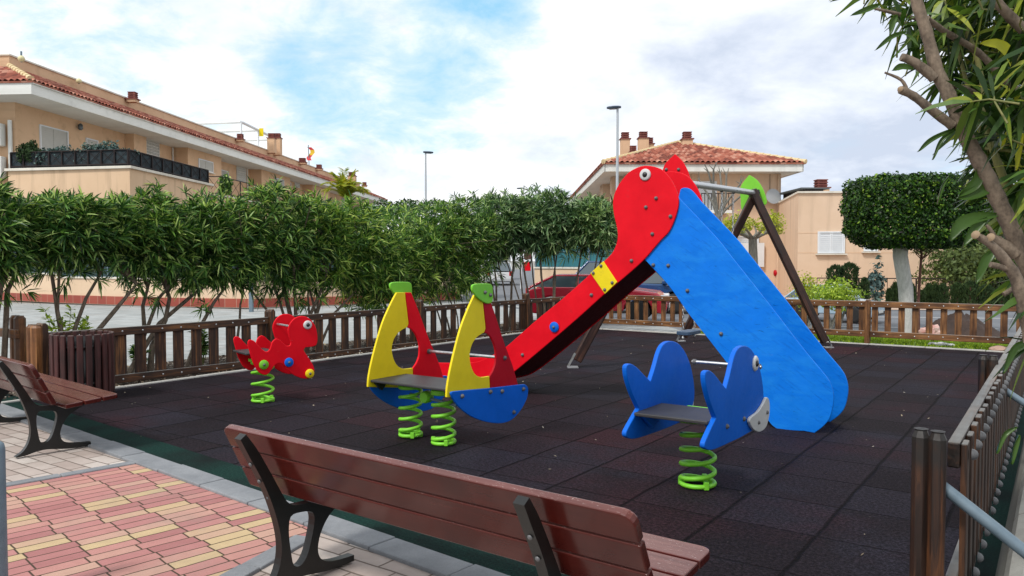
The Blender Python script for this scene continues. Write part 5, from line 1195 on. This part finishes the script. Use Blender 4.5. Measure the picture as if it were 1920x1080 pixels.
for (x, y, w, lb) in [(1621, 524, 14, 'rounded dark dwarf cypress right of the tall pair'), (1668, 545, 9, 'tiny cone cypress left of the topiary trunk'), (1679, 533, 10, 'narrow cypress touching the left of the white trunk'), (1709, 535, 11, 'dwarf cypress just right of the white trunk'), (1728, 548, 9, 'tiny cypress beside the thin bare-stemmed tree'),
    (1742, 535, 12, 'dark cypress right of the thin bare-stemmed tree'), (1754, 537, 10, 'slim cypress, second right of the thin tree'), (1768, 536, 16, 'wider cypress in front of the olive bushes'), (1795, 534, 18, 'dark cypress before the big bush'), (1820, 530, 24, 'broad cypress left of the leaning trunk'), (1850, 538, 24, 'dark cypress behind the cut branches'), (1880, 540, 26, 'rightmost dark cypress beyond the fence')]:
    conifer(x, y, w, 26.8+random.uniform(-.4, .4), lb, dens=1.5)
p = AT(1643, 545, 27); o = bushy('spiky_shrub', Vector((p.x, p.y, .75)), (.28, .28, .75), 420, .17, ML_blu); tag(o, 'ragged blue grey shrub right of the dwarf cypress', 'shrub')
def bushgrp(x, y, D, rad, n, size, ml, label, nm='bush', seed=0, inner=.35):
    p = AT(x, y, D); t_ = thing(nm, (p.x, p.y, 0), label, 'bush'); b = MB()
    for i in range(6): b.tube([(p.x+random.uniform(-.1, .1), p.y, -.05), p+Vector((random.uniform(-.7, .7)*rad[0], random.uniform(-.5, .5)*rad[1], random.uniform(-.3, .4)*rad[2]))], [.04, .012], 5)
    b.build('stem', M_barkg, t_); bushy('foliage', p, rad, n, size, ml, t_, seed, inner); return t_
bushgrp(1566, 552, 18.5, (.62, .5, .34), 2600, .075, ML_bright, 'low bright green bush behind the fence left of the middle post', seed=1)
bushgrp(1512, 545, 19.2, (.36, .35, .42), 900, .075, ML_yg, 'thin yellow green bush beside the swing leg', seed=2)
bushgrp(1812, 500, 29.5, (1.75, 1.4, 1.35), 7500, .15, ML_olive, 'large loose olive green bush behind the small cypresses', seed=4)
bushgrp(1885, 480, 30.5, (1.7, 1.3, 1.9), 7000, .16, ML_olive, 'taller dark olive bush behind the leaning trunk', seed=7)
bushgrp(1868, 415, 34, (1.1, .9, .9), 2200, .16, ML_bright, 'light green treetop in front of the far tiled roof', 'treetop', seed=9)
hedgebox('clipped_hedge', Vector((21.6, 29.2, .6)), (3.9, .6, .70), 7500, .12, ML_cyp, 'dark low hedge behind the far railing at the right')
# thin young tree right of the topiary trunk
D = 16.9; p = AT(1722, 640, D); p.z = 0; YT = thing('young_tree', p, 'thin young tree with reddish stem and bare whorled top', 'tree'); b = MB()
b.tube([p, AT(1722, 560, D), AT(1726, 500, D), AT(1729, 462, D)], [.035, .03, .028, .02], 8); tl = []
for i in range(11): a = i*.6; branchy(b, AT(1728, 478+random.uniform(-8, 10), D), Vector((math.cos(a), math.sin(a), .7)).normalized(), .17, .012, 1, .5, tl)
b.build('trunk', M_barkr, YT); lp, ld = whorls(np.array(tl), np.tile([[0, 0, 1.]], (len(tl), 1)), 7, (.6, 1.5), .05); leaves('foliage', lp, ld, RNG.uniform(.1, .18, len(lp)), .012, ML_ole_g, YT, droop=.7)
# soil heap and stones
hp_ = AT(1828, 628, 15.4); n = 30; V = []; F = []
for j in range(n+1):
    for i in range(n+1):
        u_, v_ = i/n*2-1, j/n*2-1; r_ = min(1, math.hypot(u_, v_)); z = .52*(1-r_**1.6)+.10*mnoise.noise(Vector((u_*4, v_*4, 2)))*(1-r_)*2.2+.05*mnoise.noise(Vector((u_*13, v_*13, 5)))
        V.append((hp_.x+u_*.95, hp_.y+.55+v_*.75, z-.03))
for j in range(n):
    for i in range(n): a = j*(n+1)+i; F.append((a, a+1, a+n+2, a+n+1))
b = MB(); b.add(V, F, True); o = b.build('soil_heap', mat('heap_soil', f_grey((.022, .012, .009), (.06, .034, .024), 4), rough=.95)); tag(o, 'dark brown soil heap behind the back right fence', 'soil heap')
for (x, y, s_, lb) in [(1750, 646, .10, 'leftmost small white stone on the grass edge'), (1766, 647, .13, 'larger white stone on the grass edge'), (1782, 648, .08, 'rightmost small white stone on the grass edge'), (1872, 655, .16, 'pinkish rough block in the back right corner')]:
    p = G(x, y, .03); b = bmesh.new(); bmesh.ops.create_icosphere(b, subdivisions=2, radius=s_)
    for v in b.verts: v.co *= 1+.25*mnoise.noise(v.co*9+Vector((x, 0, 0))); v.co.z *= .45; v.co.y *= .8
    me = bpy.data.meshes.new('stone'); b.to_mesh(me); b.free(); me.materials.append(M_whitep if x < 1800 else mat('pink_block', col=(.42, .28, .22), rough=.9)); o = link('stone', me); o.location = p; tag(o, lb, 'stone')
p = AT(1745, 628, 15.4); sk = thing('sack', (p.x, p.y, 0), 'crumpled pink and white sack by the soil heap', 'sack'); b = bmesh.new(); bmesh.ops.create_icosphere(b, subdivisions=3, radius=.2)
for v in b.verts: v.co *= 1+.5*mnoise.noise(v.co*9); v.co.z *= .9
me = bpy.data.meshes.new('bag'); b.to_mesh(me); b.free(); me.materials.append(mat('sack_pink', f_stucco((.45, .16, .13), (.6, .5, .45), .3, 20), rough=.8)); o = link('bag', me, sk); o.location = (0, 0, .14)
# ------------------------------------------------------------------ cars
def f_car(col):
    def fn(t, bs): bs.inputs['Coat Weight'].default_value = .8; bs.inputs['Coat Roughness'].default_value = .05; setb(t, bs, 'Base Color', t.mix(t.maprange(t.noise(obj(t), 2.5, 3), .3, .7, 0, .25), col, tuple(c*.75 for c in col)))
    return fn
M_tyre = mat('tyre', col=(.015, .015, .016), rough=.85); M_rim = mat('wheel_rim', col=(.42, .43, .44), rough=.35, metal=.7)
M_lampg = mat('headlight_glass', col=(.62, .66, .68), rough=.1); M_tail = mat('tail_light', col=(.45, .01, .015), rough=.2); M_plate = mat('number_plate', col=(.68, .68, .66), rough=.5); M_trim = mat('car_trim', col=(.02, .02, .022), rough=.5)
def car(p, ang, paint, label, L=4.0, Wd=1.68, H=1.42, van=False, group='cars parked or waiting on the street'):
    rt = thing('parked_car', p, label, 'car', group); rt.rotation_euler.z = ang
    w1, w2, wr = L*.19, L*.80, .30; w = Wd/2; h = L/2
    def arc(cx, a0, a1, r_=.36): return [(cx+r_*math.cos(R(a)), .30+r_*math.sin(R(a))) for a in np.linspace(a0, a1, 9)]
    bz = .88 if not van else .98
    low = [(-h, .42), (-h+.02, .24), (-h+w1-.36, .2)]+arc(-h+w1, 180, 0)+arc(-h+w2, 180, 0)+[(h-.05, .22), (h, .40), (h-.03, .62), (h-.25, .78), (h-1.02, bz), (0, bz+.03), (-h+.5, bz+.03), (-h+.06, bz-.06)]
    Mx = Matrix(((1, 0, 0, 0), (0, 0, -1, 0), (0, 1, 0, 0), (0, 0, 0, 1)))
    b = MB().prism(low, -w, w, M=Mx); b.build('body', paint, rt, local=True, bevel=.05, seg=3)
    gb = [(h-1.0, bz), (h-1.62, H-.04), (-h+.75, H-.02), (-h+.12, bz)] if not van else [(h-.85, bz), (h-1.3, H-.05), (-h+.12, H-.02), (-h+.05, bz)]
    ti = .16; vs = []
    for sy in (-1, 1):
        for i, (x, z) in enumerate(gb): vs.append((x, sy*(w-.03-(ti if z > bz+.1 else 0)), z+.02))
    MB().add(vs, [(0, 1, 2, 3)[::-1], (4, 5, 6, 7), (0, 4, 5, 1)[::-1], (2, 6, 7, 3)[::-1], (1, 5, 6, 2)[::-1]]).build('windows', M_glass, rt, local=True)
    rw_ = w-.03-ti+.01; (x1, z1), (x2, z2) = gb[1], gb[2]
    MB().box(((x1+x2)/2, 0, H), (x1-x2+.10, rw_*2, .05)).build('roof', paint, rt, local=True, bevel=.02, seg=2)
    for sy in (-1, 1):
        for (a, c) in [(gb[0], gb[1]), (gb[3], gb[2])]: MB().tube([(a[0], sy*(w-.03), a[1]+.01), (c[0], sy*(w-.03-ti), c[1]+.02)], .035, 6).build('pillar', paint, rt, local=True)
        xm = (gb[1][0]+gb[2][0])/2; MB().tube([(xm, sy*(w-.025), bz+.02), (xm-.03, sy*(w-.02-ti), H)], .03, 6).build('pillar', paint, rt, local=True)
    for wx in (-h+w1, -h+w2):
        for sy in (-1, 1):
            wl = MB().lathe((wx, sy*(w-.20), .30), [(.19, 0), (.28, 0), (.30, .03), (.30, .16), (.28, .19), (.19, .19)], 22, (0, sy, 0)).build('wheel', M_tyre, rt, local=True)
            b = MB().lathe((wx, sy*(w-.03), .30), [(.19, -.04), (.20, -.01), (.17, -.02), (.05, -.015), (0, -.01)], 18, (0, sy, 0)); b.build('rim', M_rim, wl, local=True)
    for sy in (-1, 1):
        MB().box((h-.10, sy*(w-.24), .64), (.20, .36, .15)).build('headlight', M_lampg, rt, local=True, bevel=.04)
        MB().box((-h+.05, sy*(w-.13), .74), (.10, .22, .28)).build('tail_light', M_tail, rt, local=True, bevel=.03)
        MB().box((h-1.15, sy*(w+.05), bz+.06), (.14, .16, .12)).build('mirror', paint, rt, local=True, bevel=.03)
    MB().box((h+.005, 0, .36), (.03, Wd*.72, .14)).build('grille', M_trim, rt, local=True, bevel=.01); MB().box((h+.03, 0, .43), (.015, .5, .11)).build('number_plate', M_plate, rt, local=True); MB().box((-h-.005, 0, .60), (.015, .5, .11)).build('number_plate', M_plate, rt, local=True)
    return rt
M_cred = mat('car_red', f_car((.50, .006, .03)), rough=.3); M_cblue = mat('car_blue', f_car((.008, .05, .16)), rough=.3); M_csil = mat('car_silver', f_car((.52, .54, .56)), rough=.3); M_clb = mat('car_pale_blue', f_car((.35, .48, .60)), rough=.3)
p = (AT(1010, 590, 21.2)+AT(1240, 590, 20.4))/2; car((p.x, p.y, 0), R(-14), M_cred, 'red hatchback behind the hedge stems and the slide chute', L=3.65, H=1.20)
p = AT(1185, 540, 24.5); car((p.x, p.y, 0), R(-8), M_cblue, 'dark blue car standing behind the red hatchback', L=4.2, H=1.55)
p = AT(938, 500, 52); car((p.x, p.y, 0), R(90), M_csil, 'silver car seen from behind down the street', L=4.0)
p = AT(936, 480, 68); car((p.x, p.y, 0), R(90), M_win, 'white van parked ahead of the silver car', L=5, H=2.3, van=True)
p = AT(1562, 592, 20.8); cb_ = car((p.x, p.y, 0), R(-42), M_clb, 'pale blue car behind the bright bush and fence', L=3.6); cb_.scale = (.66, .66, .66)
# red sign on white post in the street, wall fittings
p = AT(989, 500, 44); sgn = thing('street_sign', (p.x, p.y, 0), 'small red sign on a white post beside the street wall', 'sign'); MB().tube([(p.x-.35, p.y, 0), (p.x-.35, p.y, 1.9), (p.x-.1, p.y, 2.25), (p.x+.2, p.y, 2.3)], .06, 8).build('post', M_win, sgn); MB().box((p.x, p.y, 1.25), (.36, .06, .5)).build('board', M_red, sgn, bevel=.02); MB().box((p.x, p.y, 1.85), (.4, .05, .4)).build('panel', M_maroon, sgn)
pp_ = AT(471, 560, 24.5); po = MB().box((pp_.x, pp_.y, .55), (.12, .12, 1.15)).build('bollard', M_pipe, bevel=.01); tag(po, 'slim grey post in front of the garden wall above the red rider', 'bollard')
# ------------------------------------------------------------------ leaning oleander in the right foreground
ND = 2.45
nb = Vector((2.1, 2.55, 0)); NO = thing('oleander_tree', nb, 'large leaning oleander with smooth brown trunk and cut branch stubs at the right foreground', 'tree')
def npoly(px, D0=ND): return [AT(x, y, D0+(q[0] if (q := r_) else 0)) for (x, y, *r_) in px]
def limb(name, px, wpx_, m_=M_bark, D0=ND, n=12):
    pts = [AT(p[0], p[1], D0+(p[2] if len(p) > 2 else 0)) for p in px]
    # refine
    out = []; rr = []
    for i in range(len(pts)-1):
        for j in range(4):
            f = j/4; p0 = pts[max(0, i-1)]; p1 = pts[i]; p2 = pts[i+1]; p3 = pts[min(len(pts)-1, i+2)]
            out.append(.5*((2*p1)+(p2-p0)*f+(2*p0-5*p1+4*p2-p3)*f*f+(3*p1-p0-3*p2+p3)*f**3)); rr.append((wpx_[i]+(wpx_[i+1]-wpx_[i])*f)/2/FPX*out[-1].y*(1+.06*math.sin(len(out)*2.3)))
    out.append(pts[-1]); rr.append(wpx_[-1]/2/FPX*pts[-1].y)
    return MB().tube(out, rr, n).build(name, m_, NO)
limb('trunk', [(1708, -60), (1718, 0), (1737, 60), (1757, 133), (1779, 178), (1806, 246), (1834, 298), (1858, 345), (1883, 400), (1905, 450), (1932, 510), (1975, 600), (2040, 760), (2120, 1300)], [18, 20, 21, 23, 24, 25, 27, 28, 29, 30, 32, 36, 42, 56])
limb('branch', [(1786, 236), (1745, 205), (1713, 180), (1688, 168)], [18, 16, 15, 15]); limb('branch', [(1702, 172), (1690, 150), (1659, 136)], [7, 6, 4])
limb('branch', [(1752, 146), (1722, 122), (1705, 112), (1690, 107)], [20, 17, 15, 14])
limb('branch', [(1935, 640, -.15), (1916, 555, -.15), (1898, 508, -.15), (1862, 462, -.15), (1829, 440, -.15)], [28, 25, 21, 16, 12]); limb('branch', [(1905, 475), (1875, 455), (1858, 446)], [26, 20, 18]); limb('branch', [(1898, 508, -.15), (1875, 500, -.15), (1857, 496, -.15)], [14, 11, 11]); limb('branch', [(1918, 545), (1905, 540), (1882, 552)], [14, 11, 9]); limb('branch', [(1868, 450), (1858, 432), (1850, 422)], [9, 7, 6])
for (x, y, w_) in [(1829, 440, 17), (1857, 445, 17), (1688, 167, 13)]:
    p = AT(x, y, ND-.16 if x != 1688 else ND-.01); MB().dome(p, w_/2/FPX*ND*.92, .006, Vector((-1, -.6, .35)), 10, 2).build('cut_end', M_cutw, NO)
limb('branch', [(1738, 34, .05), (1770, 58, .1), (1834, 98, .2), (1885, 150, .2), (1925, 190, .2)], [10, 11, 12, 13, 15]); limb('branch', [(1776, 156, .05), (1815, 168, .15), (1855, 190, .2), (1925, 222, .2)], [9, 9, 10, 12]); limb('branch', [(1850, -20, .1), (1885, 22, .1), (1930, 66, .1)], [14, 18, 20])
limb('branch', [(1797, -10, .3), (1812, 50, .3), (1834, 118, .3), (1846, 180, .3), (1852, 250, .3), (1880, 330, .3), (1912, 420, .3), (1960, 520, .3)], [8, 9, 9, 9, 11, 15, 18, 22], M_gstem)
limb('branch', [(1790, 70, .4), (1810, 145, .4), (1835, 230, .4), (1862, 300, .4), (1905, 360, .4)], [7, 7, 8, 9, 10], M_gstem); limb('branch', [(1640, 16, .2), (1700, 30, .2), (1748, 44, .2)], [5, 7, 8])
limb('branch', [(1848, 278, .35), (1885, 282, .3), (1930, 286, .3)], [6, 7, 8], M_gstem)
# leaf masses
P = []; A = []
def inside(x, y):
    lim = np.interp(y, [-80, 0, 30, 70, 130, 180, 240, 330, 400, 520, 640, 720], [1600, 1625, 1655, 1690, 1730, 1780, 1795, 1815, 1868, 1892, 1902, 1908])
    return x > lim
while len(P) < 430:
    y = random.uniform(-120, 690); x = random.uniform(1620, 2080)
    if not inside(x-18, y): continue
    dens = np.interp(y, [-120, 120, 300, 420, 480, 700], [1, .9, .78, .48, .28, .18])*(np.interp(x, [1640, 1800, 1900], [.45, .8, 1.0]))
    if random.random() > dens: continue
    p = AT(x, y, random.uniform(2.62, 3.8) if random.random() < .95 else random.uniform(2.25, 2.5)); P.append(p); a = Vector((-.45, -.1, .25))+Vector((random.uniform(-1, 1), random.uniform(-1, 1), random.uniform(-.9, .8)))*.9; A.append(a.normalized())
lp, ld = whorls(np.array(P), np.array(A), 11, (.35, 1.3), .07)
leaves('foliage', lp, ld, RNG.uniform(.10, .20, len(lp)), RNG.uniform(.015, .024, len(lp)), ML_near, NO, droop=.35)
b = MB()
for p, a in zip(P, A): b.tube([p-a*.12-Vector((-.03, 0, .02)), p-a*.06, p+a*.01], [.0035, .003, .002], 5)
b.build('twigs', M_gstem, NO)
def bigleaf(px, wmax, m_=ML_near, D0=ND, tilt=(0, 0, 1)):
    pts = [AT(p[0], p[1], D0+(p[2] if len(p) > 2 else 0)) for p in px]; n = 14; V = []; F = []
    for i in range(n+1):
        s_ = i/n*(len(pts)-1); k_ = min(int(s_), len(pts)-2); f = s_-k_; p0 = pts[max(0, k_-1)]; p1 = pts[k_]; p2 = pts[k_+1]; p3 = pts[min(len(pts)-1, k_+2)]
        c = .5*((2*p1)+(p2-p0)*f+(2*p0-5*p1+4*p2-p3)*f*f+(3*p1-p0-3*p2+p3)*f**3); tg = (p2-p1).normalized(); sd = tg.cross(Vector((0, -1, .25))).normalized(); w_ = wmax/FPX*D0/2*max(.05, math.sin(math.pi*min(1, (i/n)*.97+.03))**.8)
        V += [c+sd*w_-Vector((0, .006, 0)), c+Vector((0, .004, 0)), c-sd*w_-Vector((0, .006, 0))]
    for i in range(n): a = i*3; F += [(a, a+1, a+4, a+3), (a+1, a+2, a+5, a+4)]
    b = MB(); b.add(V, F, True); b.build('leaf', m_, NO)
for px, w_ in [([(1872, 402), (1820, 410), (1795, 425), (1781, 452)], 24), ([(1850, 408), (1825, 430), (1805, 462)], 16), ([(1868, 346), (1830, 360), (1794, 372)], 24), ([(1842, 290), (1830, 340), (1796, 368)], 20), ([(1778, 330, -.1), (1766, 350, -.1), (1757, 384, -.1)], 5), ([(1864, 468), (1845, 490), (1829, 532)], 18),
              ([(1905, 800, -.3), (1882, 815, -.3), (1868, 850, -.3)], 8), ([(1910, 815, -.3), (1902, 840, -.3), (1896, 870, -.3)], 8), ([(1925, 640), (1900, 655), (1880, 700)], 14), ([(1800, 236), (1765, 262), (1748, 300)], 8), ([(1790, 240), (1745, 262), (1720, 285)], 9), ([(1700, 60), (1670, 70), (1640, 95)], 9), ([(1650, 8), (1625, 18), (1594, 30)], 11), ([(1712, 130), (1690, 125), (1672, 133)], 13), ([(1640, -20), (1600, -12), (1556, 4)], 9), ([(1680, 28), (1672, 44), (1668, 66)], 12)]:
    bigleaf(px, w_)
bigleaf([(1838, 82), (1872, 84), (1892, 104), (1899, 134)], 24, ML_yel); bigleaf([(1892, 226), (1882, 250), (1876, 280)], 12, ML_yel); bigleaf([(1916, 250), (1908, 285), (1904, 320)], 11, ML_yel)
